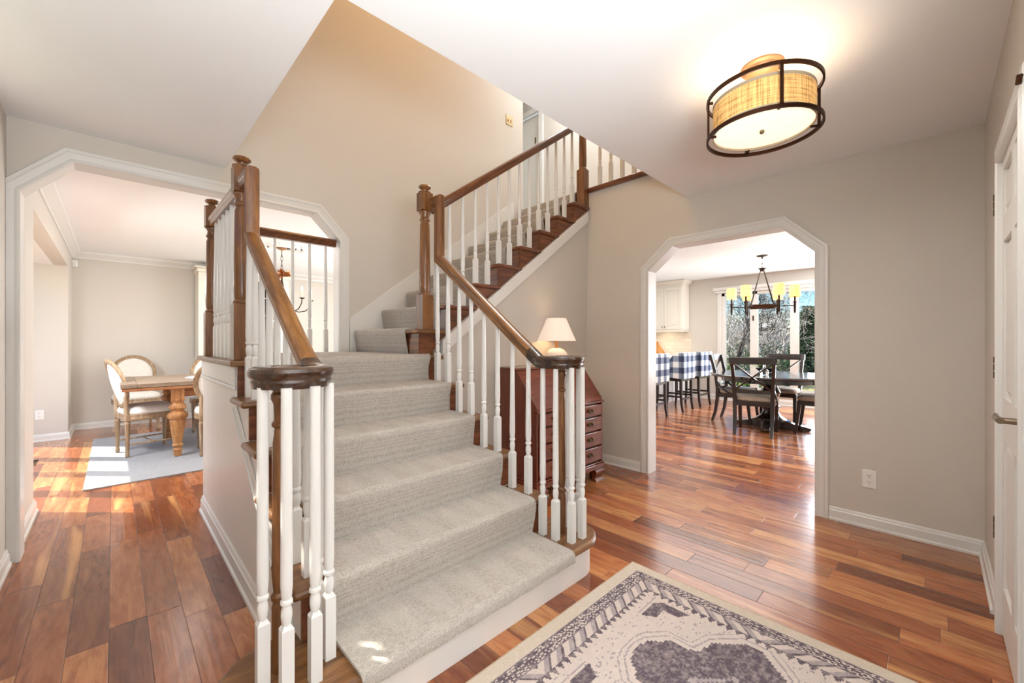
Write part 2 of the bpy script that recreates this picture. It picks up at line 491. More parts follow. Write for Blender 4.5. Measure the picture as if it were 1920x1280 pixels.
# ------------------------------------------------------------------ mesh helpers
class MB:
    def __init__(self):
        self.v = []
        self.f = []

    def add(self, vs, fs, M=None):
        n = len(self.v)
        self.v += [tuple(M @ Vector(p)) if M is not None else tuple(p) for p in vs]
        self.f += [tuple(i + n for i in f) for f in fs]
        return self

    def box(self, x0, x1, y0, y1, z0, z1, M=None):
        vs = [(x, y, z) for z in (z0, z1) for y in (y0, y1) for x in (x0, x1)]
        return self.add(vs, [(0, 2, 3, 1), (4, 5, 7, 6), (0, 1, 5, 4), (2, 6, 7, 3), (0, 4, 6, 2), (1, 3, 7, 5)], M)

    def prism(self, pts, plane, a, b, M=None):
        def P(p, t):
            return {'xy': (p[0], p[1], t), 'xz': (p[0], t, p[1]), 'yz': (t, p[0], p[1])}[plane]
        n = len(pts)
        vs = [P(p, a) for p in pts] + [P(p, b) for p in pts]
        fs = [tuple(range(n)), tuple(range(2 * n - 1, n - 1, -1))]
        fs += [(i, (i + 1) % n, n + (i + 1) % n, n + i) for i in range(n)]
        return self.add(vs, fs, M)

    def lathe(self, prof, c=(0, 0, 0), n=16, M=None, cap=True):
        vs, fs = [], []
        for r, z in prof:
            for i in range(n):
                a = 2 * PI * i / n
                vs.append((c[0] + r * math.cos(a), c[1] + r * math.sin(a), c[2] + z))
        for k in range(len(prof) - 1):
            for i in range(n):
                j = (i + 1) % n
                fs.append((k * n + i, k * n + j, (k + 1) * n + j, (k + 1) * n + i))
        if cap:
            fs.append(tuple(range(n - 1, -1, -1)))
            fs.append(tuple(range((len(prof) - 1) * n, len(prof) * n)))
        return self.add(vs, fs, M)

    def sweep(self, path, prof, up=(0, 0, 1), closed=False, side0=None, cap=True, scales=None):
        """profile (s, t): s along the side vector (T x up), t along side x T, with mitred corners"""
        P = [Vector(p) for p in path]
        up = Vector(up)
        n, m = len(P), len(prof)
        vs, fs = [], []
        last = Vector(side0) if side0 else None
        for i in range(n):
            a = (P[i] - P[i - 1]) if (i > 0 or closed) else None
            b = (P[(i + 1) % n] - P[i]) if (i < n - 1 or closed) else None
            t1 = (a or b).normalized()
            t2 = (b or a).normalized()
            T = (t1 + t2).normalized()
            s = T.cross(up)
            if side0: s = Vector(side0)
            elif s.length < 1e-4: s = last
            s = s.normalized()
            last = s
            q = s.cross(T).normalized()
            bx = t1.cross(t2)
            k = max(T.dot(t1), 0.3)
            sc = scales[i] if scales else 1.0
            for (ss, tt) in prof:
                o = s * (ss * sc) + q * (tt * sc)
                if bx.length > 1e-5:
                    bn = bx.normalized()
                    ob = bn * o.dot(bn)
                    o = ob + (o - ob) / k
                vs.append(tuple(P[i] + o))
        seg = n if closed else n - 1
        for i in range(seg):
            i2 = (i + 1) % n
            for j in range(m):
                j2 = (j + 1) % m
                fs.append((i * m + j, i * m + j2, i2 * m + j2, i2 * m + j))
        if cap and not closed:
            fs.append(tuple(range(m - 1, -1, -1)))
            fs.append(tuple(range((n - 1) * m, n * m)))
        return self.add(vs, fs)

    def tube(self, path, r, n=8, closed=False, up=(0.13, 0.21, 0.97)):
        prof = [(math.cos(2 * PI * i / n), math.sin(2 * PI * i / n)) for i in range(n)]
        if isinstance(r, (int, float)): sc = [r] * len(path)
        else: sc = list(r)
        return self.sweep(path, prof, up=up, closed=closed, scales=sc)

    def grid(self, fn, nu, nv, closed_u=False):
        vs = [fn(i / (nu if closed_u else nu - 1), j / (nv - 1)) for j in range(nv) for i in range(nu)]
        fs = []
        for j in range(nv - 1):
            for i in range(nu if closed_u else nu - 1):
                i2 = (i + 1) % nu
                fs.append((j * nu + i, j * nu + i2, (j + 1) * nu + i2, (j + 1) * nu + i))
        return self.add(vs, fs)

    def build(self, name, mat, parent=None, bevel=0.0, smooth=0.6, world=False, seg=2, subsurf=0, solid=0.0):
        me = bpy.data.meshes.new(name)
        vs = self.v
        if world and parent is not None:
            o = parent.matrix_basis.translation
            vs = [(x - o.x, y - o.y, z - o.z) for x, y, z in vs]
        me.from_pydata(vs, [], self.f)
        bm = bmesh.new()
        bm.from_mesh(me)
        bmesh.ops.recalc_face_normals(bm, faces=bm.faces)
        bm.to_mesh(me)
        bm.free()
        me.materials.append(mat)
        if smooth:
            for p in me.polygons: p.use_smooth = True
            me.set_sharp_from_angle(angle=smooth)
        o = bpy.data.objects.new(name, me)
        COL.objects.link(o)
        if parent is not None: o.parent = parent
        if bevel:
            b = o.modifiers.new('bevel', 'BEVEL')
            b.width = bevel
            b.segments = seg
            b.limit_method = 'ANGLE'
            b.angle_limit = R_(40)
            b.harden_normals = False
        if subsurf:
            s = o.modifiers.new('subdivision', 'SUBSURF')
            s.levels = s.render_levels = subsurf
        return o


def thing(name, label, cat, loc=(0, 0, 0), rz=0.0, group=None):
    o = bpy.data.objects.new(name, None)
    o.empty_display_size = 0.1
    COL.objects.link(o)
    o.location = loc
    o.rotation_euler = (0, 0, rz)
    o['label'] = label
    o['category'] = cat
    if group: o['group'] = group
    return o


def tag(o, label, cat, group=None, kind=None):
    o['label'] = label
    o['category'] = cat
    if group: o['group'] = group
    if kind: o['kind'] = kind
    return o


def struct(o, label=None):
    o['kind'] = 'structure'
    if label: o['label'] = label
    return o


def copy_thing(o, loc, rz, label=None, group=None):
    def rec(x, par):
        c = x.copy()
        COL.objects.link(c)
        c.parent = par
        for ch in kids.get(x.name, []):
            rec(ch, c)
        return c
    kids = {}
    for x in list(COL.objects):
        if x.parent is not None: kids.setdefault(x.parent.name, []).append(x)
    r = rec(o, None)
    r.location = loc
    r.rotation_euler = (0, 0, rz)
    if label: r['label'] = label
    if group: r['group'] = group
    return r


def rotM(rz, loc=(0, 0, 0)):
    return Matrix.Translation(loc) @ Matrix.Rotation(rz, 4, 'Z')


# ------------------------------------------------------------------ room shell
XK, YL, XW, YD = 3.52, 3.52, -0.42, -0.195        # hall faces: kitchen wall, dining wall, left wall, door wall
HC = 2.44                                          # hall ceiling
ZU = 2.775                                         # upper floor
LT = 0.12                                          # thickness of inner walls
struct(MB().box(-2.2, 9.14, -4.2, 8.32, -0.12, 0.0).build('floor', FLOOR, smooth=0))

ARCH_L = [(-0.37, 0), (-0.37, 2.04), (-0.17, 2.256), (1.185, 2.256), (1.375, 2.06), (1.375, 0)]
ARCH_K = [(0.585, 0), (0.585, 1.838), (0.79, 2.045), (1.60, 2.045), (1.825, 1.852), (1.825, 0)]


def grow(pts, d):
    """outline of an opening grown outwards by d (pts run up the left side, over, down the right)"""
    n = len(pts)
    out = []
    for i in range(n):
        p = Vector(pts[i])
        t1 = (p - Vector(pts[i - 1])).normalized() if i > 0 else None
        t2 = (Vector(pts[i + 1]) - p).normalized() if i < n - 1 else None
        t1, t2 = t1 or t2, t2 or t1
        n1 = Vector((-t1.y, t1.x)); n2 = Vector((-t2.y, t2.x))
        b = (n1 + n2).normalized()
        out.append(tuple(p + b * (d / max(b.dot(n1), .3))))
    return out


gl = grow(ARCH_L, 0.012)
gk = grow(ARCH_K, 0.012)
struct(MB().prism([(XW - LT, 0)] + gl + [(3.60, 0), (3.60, 5.2), (XW - LT, 5.2)], 'xz', YL, YL + LT).build('wall_dining', WALL, smooth=0))
struct(MB().prism([(YD - LT, 0)] + gk + [(YL, 0), (YL, 2.45), (2.49, 2.45), (2.49, 2.735), (YD - LT, 2.735)], 'yz', XK, XK + LT).build('wall_kitchen', WALL, smooth=0))
# left wall of the hall with a transom light over the front door
wl_ = MB()
wl_.box(XW - LT, XW, -0.6, 1.25, 0, 2.75)
wl_.box(XW - LT, XW, 1.25, 3.10, 0, 2.10)
wl_.box(XW - LT, XW, 1.25, 3.10, 2.40, 2.75)
wl_.box(XW - LT, XW, 3.10, YL, 0, 2.75)
struct(wl_.build('wall_left', WALL, smooth=0))
# door wall: closet door right of the camera, opening to the front room behind it
wd = MB()
wd.box(1.02, 1.90 - 0.01, YD - LT, YD, 0, 2.75)
wd.box(2.71, XK, YD - LT, YD, 0, 2.75)
wd.box(1.89, 2.71, YD - LT, YD, 2.03, 2.75)
wd.box(XW, 1.02, YD - LT, YD, 2.2, 2.75)
struct(wd.build('wall_right', WALL, smooth=0))
fr = MB()
fr.box(-1.9, -1.8, -4.1, -0.315, 0, 2.6).box(2.6, 2.7, -4.1, -0.315, 0, 2.6).box(-1.9, 2.7, -4.2, -4.1, 0, 2.6)
fr.box(-1.9, XW, -0.315, -0.195, 0, 2.6)
struct(fr.build('wall_front_room', WALL, smooth=0))
struct(MB().box(-1.9, 2.7, -4.2, -0.315, 2.55, 2.65).build('ceiling_front_room', CEIL, smooth=0))
struct(MB().prism([(XW, YD), (XK, YD), (XK, 1.475), (0.57, 1.475), (0.57, YL), (XW, YL)], 'xy', HC, 2.735).build('ceiling', CEIL, smooth=0))
# upper hall
up = MB()
up.box(0.45, 0.57, 0.2, YL, 2.735, 5.2)
up.box(0.45, 5.6, 0.1, 0.2, 2.735, 5.2)
up.box(4.75, 4.87, 0.2, 4.22, 2.735, 5.2)
up.box(4.75, 4.87, 4.22, 5.4, 4.86, 5.2)
up.box(3.48, 3.60, YL + LT, 5.4, 2.735, 5.2)
up.box(3.48, 4.87, 5.4, 5.5, 2.735, 5.2)
struct(up.build('wall_upper_hall', WALL, smooth=0))
struct(MB().box(0.45, 5.6, 0.1, 5.5, 5.2, 5.3).build('ceiling_upper_hall', CEIL, smooth=0))
struct(MB().box(XK + 0.02, 5.6, 0.1, 5.5, 2.735, ZU).box(0.45, XK + 0.02, 0.1, 1.475, 2.735, ZU).build('floor_upper_hall', CARPET, smooth=0))
# kitchen shell
HK = 2.53
XF = 9.03
kw = MB()
WIN = (0.35, 3.08, 0.24, 2.20)                   # y0, y1, z0, z1 of the window opening
kw.box(XF, XF + 0.15, -1.7, WIN[0], 0, 2.7).box(XF, XF + 0.15, WIN[1], 6.1, 0, 2.7)
kw.box(XF, XF + 0.15, WIN[0], WIN[1], 0, WIN[2]).box(XF, XF + 0.15, WIN[0], WIN[1], WIN[3], 2.7)
struct(kw.build('wall_kitchen_window', WALL, smooth=0))
struct(MB().box(XK + LT, XF, -1.8, -1.7, 0, 2.7).build('wall_kitchen_right', WALL, smooth=0))
struct(MB().box(4.6, XF, 6.0, 6.1, 0, 2.7).box(4.5, 4.6, YL + LT, 6.1, 0, 2.7).build('wall_kitchen_left', WALL, smooth=0))
struct(MB().box(XK + LT, XF + 0.15, -1.8, 6.1, HK, HK + 0.12).build('ceiling_kitchen', CEIL, smooth=0))
# dining shell
YB = 8.18
struct(MB().box(-0.55, 4.2, YB, YB + 0.12, 0, 2.7).build('wall_dining_back', WALL, smooth=0))
struct(MB().box(4.1, 4.2, YL + LT, YB, 0, 2.7).build('wall_dining_right', WALL, smooth=0))
BY0, BY1, BX = 4.46, 7.52, -0.86                 # window bay of the dining room
dl = MB()
dl.box(-0.53, -0.41, YL + LT, BY0, 0, 2.7).box(-0.53, -0.41, BY1, YB, 0, 2.7).box(-0.53, -0.41, BY0, BY1, 2.15, 2.7)
dl.box(BX - 0.1, -0.53, BY0 - 0.1, BY0, 0, 2.3).box(BX - 0.1, -0.53, BY1, BY1 + 0.1, 0, 2.3)
struct(dl.build('wall_dining_left', WALL, smooth=0))
struct(MB().box(BX - 0.1, -0.53, BY0 - 0.1, BY1 + 0.1, 2.15, 2.3).build('ceiling_bay', CEIL, smooth=0))
struct(MB().box(-0.53, 4.2, YL + LT, YB + 0.1, 2.44, 2.62).build('ceiling_dining', CEIL, smooth=0))


def window_unit(n, x, y0, y1, z0, z1, mull, depth, facing, frame_w=0.06, mull_w=0.13):
    """casement bank in a wall of constant X: frame with mullions, each pane of glass a part"""
    f = MB()
    f.box(x, x + depth, y0, y1, z0, z0 + frame_w).box(x, x + depth, y0, y1, z1 - frame_w, z1)
    f.box(x, x + depth, y0, y0 + frame_w, z0, z1).box(x, x + depth, y1 - frame_w, y1, z0, z1)
    for m in mull: f.box(x, x + depth, m - mull_w / 2, m + mull_w / 2, z0, z1)
    o = struct(f.build('window_%d' % n, TRIM, bevel=0.004))
    eds = [y0 + frame_w] + [v for m in mull for v in (m - mull_w / 2, m + mull_w / 2)] + [y1 - frame_w]
    for i in range(0, len(eds), 2):
        MB().box(x + depth * 0.45, x + depth * 0.45 + 0.006, eds[i], eds[i + 1], z0 + frame_w, z1 - frame_w).build('glass_pane', GLASS, o, smooth=0)
    return o


win_k = window_unit(1, XF + 0.02, WIN[0], WIN[1], WIN[2], WIN[3], (2.49, 1.82, 1.16), 0.10, -1)
bay_m = (5.44, 6.095, 6.745)
win_b = window_unit(2, BX - 0.09, BY0, BY1, 0.12, 2.02, bay_m, 0.08, 1, 0.05, 0.13)
struct(MB().box(BX - 0.1, BX, BY0, BY1, 0, 0.12).box(BX - 0.1, BX, BY0, BY1, 2.02, 2.15).build('wall_bay_front', WALL, smooth=0))
MB().box(BX - 0.01, BX + 0.012, BY0, BY0 + 0.07, 0.1, 2.1).box(BX - 0.01, BX + 0.012, BY1 - 0.07, BY1, 0.1, 2.1).box(BX - 0.01, BX + 0.012, BY0, BY1, 2.02, 2.1).build('window_casing', TRIM, win_b, bevel=0.004)
win_t = window_unit(3, XW - 0.09, 1.25, 3.10, 2.10, 2.40, (1.85, 2.47), 0.06, 1, 0.03, 0.04)
# casing and crown cornice of the kitchen window
ck = MB()
ck.box(XF - 0.02, XF, WIN[1], WIN[1] + 0.075, 0.12, 2.20).box(XF - 0.02, XF, WIN[0] - 0.075, WIN[0], 0.12, 2.20)
ck.box(XF - 0.02, XF, WIN[0], WIN[1], 0.16, WIN[2])
ck.build('window_casing', TRIM, win_k, bevel=0.005)
MB().box(XF - 0.05, XF, WIN[0] - 0.12, WIN[1] + 0.12, 2.20, 2.255).box(XF - 0.09, XF, WIN[0] - 0.14, WIN[1] + 0.14, 2.255, 2.32).build('cornice', TRIM, win_k, bevel=0.006)
MB().box(XF + 0.01, XF + 0.024, 2.485, 2.51, 1.62, 1.72).build('latch', BRONZE, win_k, bevel=0.003)

# ---- casings round the two arches
CAS = [(0, 0), (0, 0.014), (0.006, 0.019), (0.016, 0.016), (0.022, 0.012), (0.052, 0.016), (0.058, 0.022), (0.074, 0.022), (0.078, 0.016), (0.078, 0)]


def casing(n, pts, plane, at, out, label):
    """moulded casing swept round an opening; out = direction the face looks (+1/-1 along the wall normal)"""
    def P(p):
        return (p[0], at, p[1]) if plane == 'xz' else (at, p[0], p[1])
    N = Vector((0, out, 0)) if plane == 'xz' else Vector((out, 0, 0))
    path = [Vector(P(p)) for p in pts]
    T = (path[1] - path[0])
    s = T.normalized().cross(N)
    mid = sum(path, Vector()) / len(path)
    sgn = 1 if s.dot(path[0] - mid) > 0 else -1
    prof = [(sgn * a, b) for a, b in CAS]
    # sweep puts t along side x T ; make sure that equals N
    q = s.cross(T.normalized())
    if q.dot(N) < 0: prof = [(a, -b) for a, b in prof]
    m = MB()
    m.sweep(path, prof, up=N)
    o = struct(m.build('trim_%d' % n, TRIM, smooth=0.5), label)
    return o


def jamb(n, pts, plane, a, b):
    g = grow(pts, 0.012)
    m = MB()
    k = len(pts)
    vs, fs = [], []
    for (p, q) in zip(pts, g):
        for (pt, t) in ((p, a), (q, a), (q, b), (p, b)):
            vs.append((pt[0], t, pt[1]) if plane == 'xz' else (t, pt[0], pt[1]))
    for i in range(k - 1):
        for j in range(4):
            fs.append((4 * i + j, 4 * i + (j + 1) % 4, 4 * i + 4 + (j + 1) % 4, 4 * i + 4 + j))
    m.add(vs, fs)
    return struct(m.build('trim_%d' % n, TRIM, smooth=0))


casing(1, ARCH_L, 'xz', YL, -1, 'white moulded casing of the wide clipped-corner dining arch')
casing(2, ARCH_L, 'xz', YL + LT, 1, 'dining-side casing of the wide arch')
jamb(3, ARCH_L, 'xz', YL - 0.002, YL + LT + 0.002)
casing(4, ARCH_K, 'yz', XK, -1, 'white moulded casing of the clipped-corner kitchen arch')
casing(5, ARCH_K, 'yz', XK + LT, 1, 'kitchen-side casing of the arch')
jamb(6, ARCH_K, 'yz', XK - 0.002, XK + LT + 0.002)

# ---- baseboards
BB = [(0, 0), (0.024, 0), (0.024, 0.012), (0.016, 0.02), (0.015, 0.065), (0.010, 0.072), (0.009, 0.080), (0.004, 0.088), (0, 0.088)]


def baseboard(name, path, left=True, h=1.0):
    """profile on the left-hand (or right-hand) side of the path"""
    s = -1 if left else 1
    return struct(MB().sweep([(x, y, 0.0) for x, y in path], [(s * a, b * h) for a, b in BB], up=(0, 0, 1)).build(name, TRIM, smooth=0.4))


baseboard('baseboard_left', [(XW, YL - 0.02), (XW, 2.7)], left=True)
baseboard('baseboard_kitchen_wall', [(XK, 2.50), (XK, 1.905)], left=False)
baseboard('baseboard_right', [(XK, 0.505), (XK, YD), (2.80, YD)], left=False)
baseboard('baseboard_dining_back', [(4.1, YB), (-0.41, YB), (-0.41, BY1), (BX, BY1)], left=True)
baseboard('baseboard_dining_left', [(-0.41, BY0), (-0.41, YL + LT + 0.02)], left=True)
baseboard('baseboard_kitchen_window', [(XF, 3.7), (XF, -1.7)], left=False, h=1.35)
# crown moulding of the dining room
CR = [(0, 0), (0.012, 0), (0.016, 0.018), (0.03, 0.03), (0.06, 0.055), (0.078, 0.065), (0.085, 0.08), (0.085, 0.09), (0, 0.09)]
struct(MB().sweep([(-0.41, YL + LT, 2.35), (-0.41, YB, 2.35), (4.1, YB, 2.35)], CR, up=(0, 0, 1)).build('trim_7', TRIM, smooth=0.4), 'crown moulding of the dining room')
struct(MB().box(XF - 0.012, XF, 3.70, 5.9, 0.92, 1.42).build('trim_8', TILE, smooth=0), 'pale tile backsplash under the cabinets')

# ---- under-stair wall
Y2 = 2.50                                        # plane of the upper flight's open side


def zn(x):                                       # nosing line of the upper flight
    return 1.295 + (x - 1.50) * 0.74


struct(MB().prism([(1.695, 0), (XK, 0), (XK, zn(XK) - 0.33), (1.695, zn(1.695) - 0.33)], 'xz', Y2 + 0.012, Y2 + 0.04).build('wall_under_stairs', WALL, smooth=0))

# ------------------------------------------------------------------ staircase
RR = 0.185
RUN = 0.254
YN = [None] + [1.222 + RUN * i for i in range(6)]         # nosing y of treads 1..6 (6 = landing)
XN = {n: 1.50 + 0.25 * (n - 7) for n in range(7, 16)}      # nosing x of treads 7..15
XA, XB = 0.46, 1.69                                        # faces of the lower flight
stair = thing('staircase', 'oak staircase with white side panel turning at a landing in front of the dining arch', 'staircase', (1.05, 1.3, 0))


def part(mb, name, mat, parent=stair, **kw):
    return mb.build(name, mat, parent, world=True, **kw)


# white carcass of the lower flight and landing
prof = [(YN[2] + 0.035, 0.0)]
for n in range(2, 7):
    prof += [(YN[n] + 0.035, (n - 1) * RR), (YN[n] + 0.035, n * RR - 0.03)] if n > 2 else [(YN[n] + 0.035, n * RR - 0.03)]
prof += [(3.655, 6 * RR - 0.03), (3.655, 0.0)]
part(MB().prism(prof, 'yz', XA, 1.355), 'side_panel', PANEL, smooth=0)
prof2 = [p if p[0] < 3.6 else (3.50, p[1]) for p in prof]
part(MB().prism(prof2, 'yz', 1.355, XB), 'core', PANEL, smooth=0)
# diagonal bead and cap board on the panel, base moulding at its foot
sl = RR / RUN
dg = MB()
y0, y1 = YN[2] + 0.036, YN[6] + 0.036
for (o1, o2, th) in ((-0.225, -0.290, 0.007), (-0.290, -0.302, 0.014)):
    pts = [(y0, 2 * RR + o2), (y1 + 0.06, 2 * RR + o2 + (y1 + 0.06 - y0) * sl), (y1 + 0.06, 2 * RR + o1 + (y1 + 0.06 - y0) * sl), (y0, 2 * RR + o1)]
    dg.prism([(a, min(b, 6 * RR - 0.035)) for a, b in pts], 'yz', XA - th, XA)
part(dg, 'stringer_moulding', TRIM, bevel=0.003)
part(MB().box(XA - 0.010, XA, YN[6] + 0.06, 3.655, 6 * RR - 0.135, 6 * RR - 0.03).box(XA - 0.016, XA, YN[6] + 0.06, 3.655, 6 * RR - 0.155, 6 * RR - 0.135), 'cap_board', TRIM, bevel=0.004)
part(MB().sweep([(XA, 1.58, 0), (XA, 3.655, 0)], [(-a, b * 1.25) for a, b in BB], up=(0, 0, 1)).sweep([(XA - 0.0, 3.655, 0), (1.35, 3.655, 0)], [(-a, b * 1.25) for a, b in BB], up=(0, 0, 1)), 'base_moulding', TRIM, smooth=0.4)


def bull(inset, y_back):
    pts = []
    r = 0.188 - inset
    for k in range(17):
        a = R_(90 + 180 * k / 16)
        pts.append((0.385 + r * math.cos(a), 1.41 + r * math.sin(a)))
    for k in range(17):
        a = R_(-90 + 180 * k / 16)
        pts.append((1.735 + r * math.cos(a), 1.41 + r * math.sin(a)))
    return pts


part(MB().prism(bull(0.034, 0), 'xy', 0.0, RR - 0.032), 'bottom_riser', PANEL, smooth=0.5)
part(MB().prism(bull(0.0, 0), 'xy', RR - 0.034, RR), 'bullnose_tread', TREAD, bevel=0.014, seg=3)
for n in range(2, 7):
    part(MB().box(XA - 0.001, XB, YN[n] + 0.022, YN[n] + 0.036, (n - 1) * RR, n * RR - 0.03), 'riser', OAK_X, smooth=0)
    if n < 6:
        part(MB().box(0.424, 1.726, YN[n], YN[n] + RUN + 0.024, n * RR - 0.03, n * RR), 'tread', TREAD, bevel=0.013, seg=3)
part(MB().prism([(0.424, YN[6]), (1.726, YN[6]), (1.726, 2.508), (1.56, 2.508), (1.56, 3.50), (1.355, 3.50), (1.355, 3.655), (0.424, 3.655)], 'xy', 6 * RR - 0.03, 6 * RR), 'landing_floor', TREAD, bevel=0.013, seg=3)
# upper flight
for n in range(7, 15):
    x = XN[n]
    part(MB().box(x, min(x + 0.25 + 0.024, XK - 0.004), Y2 - 0.03, YL - 0.012, n * RR - 0.03, n * RR), 'tread', OAK_Y if n > 7 else TREAD, bevel=0.012, seg=3)
for n in range(7, 16):
    x = XN[n]
    part(MB().box(x + 0.022, x + 0.036, Y2 + 0.002, YL - 0.012, (n - 1) * RR, n * RR - 0.03), 'riser', OAK_Y, smooth=0)
def zb(x): return zn(x) - 0.222


pu = []
for n in range(7, 15):
    xr, x2, zt = XN[n] + 0.03, min(XN[n + 1] + 0.03, XN[15]), n * RR - 0.03
    xi = xr + (zt - 0.003 - zb(xr)) / 0.74
    pu += [(xr, zt), (min(xi, x2), zt)]
    if xi < x2: pu.append((x2, zb(x2) + 0.003))
pu += [(XN[15], zb(XN[15]) - 0.03), (XN[7] + 0.03, zb(XN[7] + 0.03) - 0.03)]
part(MB().prism(pu, 'xz', Y2, Y2 + 0.03), 'skirt_board', OAK_X, smooth=0)
a0, a1 = 1.70, XK - 0.035
part(MB().prism([(a0, zn(a0) - 0.33), (a1, zn(a1) - 0.33), (a1, zn(a1) - 0.222), (a0, zn(a0) - 0.222)], 'xz', Y2 - 0.036, Y2 + 0.012), 'stringer_trim', TRIM, bevel=0.004)
part(MB().prism([(1.53, zn(1.53) - 0.32), (3.5, zn(3.5) - 0.32), (3.5, zn(3.5) - 0.25), (1.53, zn(1.53) - 0.25)], 'xz', Y2 + 0.045, YL - 0.012), 'soffit', WALL, smooth=0)
# white wall skirt that climbs along the dining wall
part(MB().prism([(1.46, 6 * RR), (1.56, 6 * RR), (3.44, 14 * RR), (3.44, 2.88), (3.36, 2.83), (1.46, 1.412)], 'xz', YL - 0.012, YL - 0.0005), 'wall_skirt', TRIM, smooth=0, bevel=0.003)

# carpet runners
def stair_curve(nose, lo, hi, first_wrap):
    """outer line of a runner climbing along +t; nose[n] = nosing position"""
    pts = []
    if first_wrap:
        n = lo
        pts += [(nose[n] + 0.006, n * RR - 0.050), (nose[n] - 0.010, n * RR - 0.046)]
    for n in range(lo, hi + 1):
        if n > lo or not first_wrap:
            pts.append((nose[n] + 0.012, (n - 1) * RR + 0.016))
            pts.append((nose[n] + 0.002, n * RR - 0.085))
            pts.append((nose[n] - 0.011, n * RR - 0.035))
        for k in range(6):
            a = R_(180 - 18 * k)
            pts.append((nose[n] + 0.013 + 0.026 * math.cos(a), n * RR - 0.012 + 0.026 * math.sin(a)))
    return pts


def runner(name, nose, lo, hi, wrap, end, s0, s1, axis, label):
    out = stair_curve(nose, lo, hi, wrap) + [(end, hi * RR + 0.014)]
    inn = []
    for n in range(hi, lo - 1, -1):
        inn += [(nose[n] + 0.024 if n > lo else nose[n] + 0.02, n * RR + 0.0005), (nose[n] - 0.0005, n * RR - 0.004), (nose[n] - 0.0005, n * RR - 0.03)]
        if n > lo or not wrap: inn += [(nose[n] + 0.0215, (n - 1) * RR + 0.0005)]
    inn = [(end, hi * RR + 0.0005)] + inn
    m = MB()
    N = 25
    poly = out + inn
    k = len(poly)
    vs, fs = [], []
    rnd = random.Random(5)
    for j in range(N):
        s = s0 + (s1 - s0) * j / (N - 1)
        wob = 0.0015 * math.sin(j * 1.7)
        for i, (t, z) in enumerate(poly):
            e = 0.006 * math.sin(z * 34 + t * 3) if j in (0, N - 1) else 0
            zz = z + (wob if i < len(out) else 0)
            vs.append((s + e, t, zz) if axis == 'y' else (t, s + e, zz))
    for j in range(N - 1):
        for i in range(k):
            i2 = (i + 1) % k
            fs.append((j * k + i, j * k + i2, (j + 1) * k + i2, (j + 1) * k + i))
    fs += [tuple(range(k)), tuple(range(N * k - 1, (N - 1) * k - 1, -1))]
    m.add(vs, fs)
    if axis == 'y':
        m.box(0.535, 1.49, YN[6] + 0.03, 3.49, 6 * RR + 0.0005, 6 * RR + 0.0135)
    o = m.build(name, CARPET, smooth=0.9)
    return tag(o, label, 'carpet', 'stair carpet runners')


runner('carpet_runner', YN, 1, 6, True, YN[6] + 0.06, 0.545, 1.600, 'y', 'beige loop carpet runner over the six lower steps and the landing')
runner('carpet_runner', XN, 7, 15, False, XN[15] + 0.06, 2.645, 3.49, 'x', 'beige loop carpet runner climbing the upper flight beside the tall wall')

# ------------------------------------------------------------------ railings
RP = [(-0.020, -0.031), (0.020, -0.031), (0.022, -0.020), (0.026, -0.012), (0.024, -0.004), (0.031, 0.006), (0.033, 0.018), (0.028, 0.028), (0.014, 0.034),
      (-0.014, 0.034), (-0.028, 0.028), (-0.033, 0.018), (-0.031, 0.006), (-0.024, -0.004), (-0.026, -0.012), (-0.022, -0.020)]


def baluster(x, y, z0, z1, parent, block=0.20, rt=None):
    m = MB()
    h = 0.0165
    L = z1 - z0
    m.box(-h, h, -h, h, 0, block)
    M = Matrix.Identity(4)
    vs = [(-h, -h, block), (h, -h, block), (h, h, block), (-h, h, block)] + [(0.011 * math.cos(R_(225 + 90 * i)), 0.011 * math.sin(R_(225 + 90 * i)), block + 0.014) for i in range(4)]
    m.add(vs, [(0, 1, 5, 4), (1, 2, 6, 5), (2, 3, 7, 6), (3, 0, 4, 7)])
    b = block + 0.010
    rt = rt or max(0.0092, 0.0168 - 0.0072 * (L - block) / 0.75)
    m.lathe([(0.0105, b), (0.0135, b + 0.012), (0.0155, b + 0.028), (0.0150, b + 0.042), (0.0115, b + 0.054), (0.0112, b + 0.058),
             (0.0165, b + 0.062), (0.0170, b + 0.067), (0.0165, b + 0.072), (0.0130, b + 0.076), (0.0150, b + 0.090), (0.0165, b + 0.115), (rt, L)], n=12)
    o = m.build('baluster', TRIM, None, smooth=0.7)
    o.parent = parent
    pl = parent.matrix_basis.translation
    o.location = (x - pl.x, y - pl.y, z0 - pl.z)
    return o


def newel(x, y, z0, zb, zt0, zt1, parent, zf=0.045):
    """square base to zb, turned shaft, square head zt0..zt1, ball finial"""
    m = MB()
    h = 0.045
    m.box(x - h, x + h, y - h, y + h, z0, zb)
    m.box(x - h * .95, x + h * .95, y - h * .95, y + h * .95, zt0, zt1)
    L = zt0 - zb
    m.lathe([(0.040, 0), (0.043, 0.006), (0.040, 0.014), (0.034, 0.020), (0.037, 0.03), (0.040, 0.10 * L + .02), (0.034, L - 0.10), (0.029, L - 0.085), (0.029, L - 0.078),
             (0.037, L - 0.070), (0.037, L - 0.060), (0.030, L - 0.054), (0.030, L - 0.035), (0.040, L - 0.018), (0.042, L - 0.008), (0.040, L)], (x, y, zb), 20)
    o = m.build('newel_post', OAK_Z, parent, bevel=0.004, world=True)
    f = MB().lathe([(0.046, 0), (0.046, 0.005), (0.030, 0.010), (0.020, 0.016), (0.022, 0.022), (0.040, 0.034), (0.044, 0.042), (0.038, 0.052), (0.020, 0.058), (0.002, 0.060)], (x, y, zt1), 18)
    f.build('finial', OAK_Z, o, world=False)
    ob = bpy.context.scene.collection.objects[-1]
    pl = parent.matrix_basis.translation
    for v in ob.data.vertices: v.co -= pl
    return o


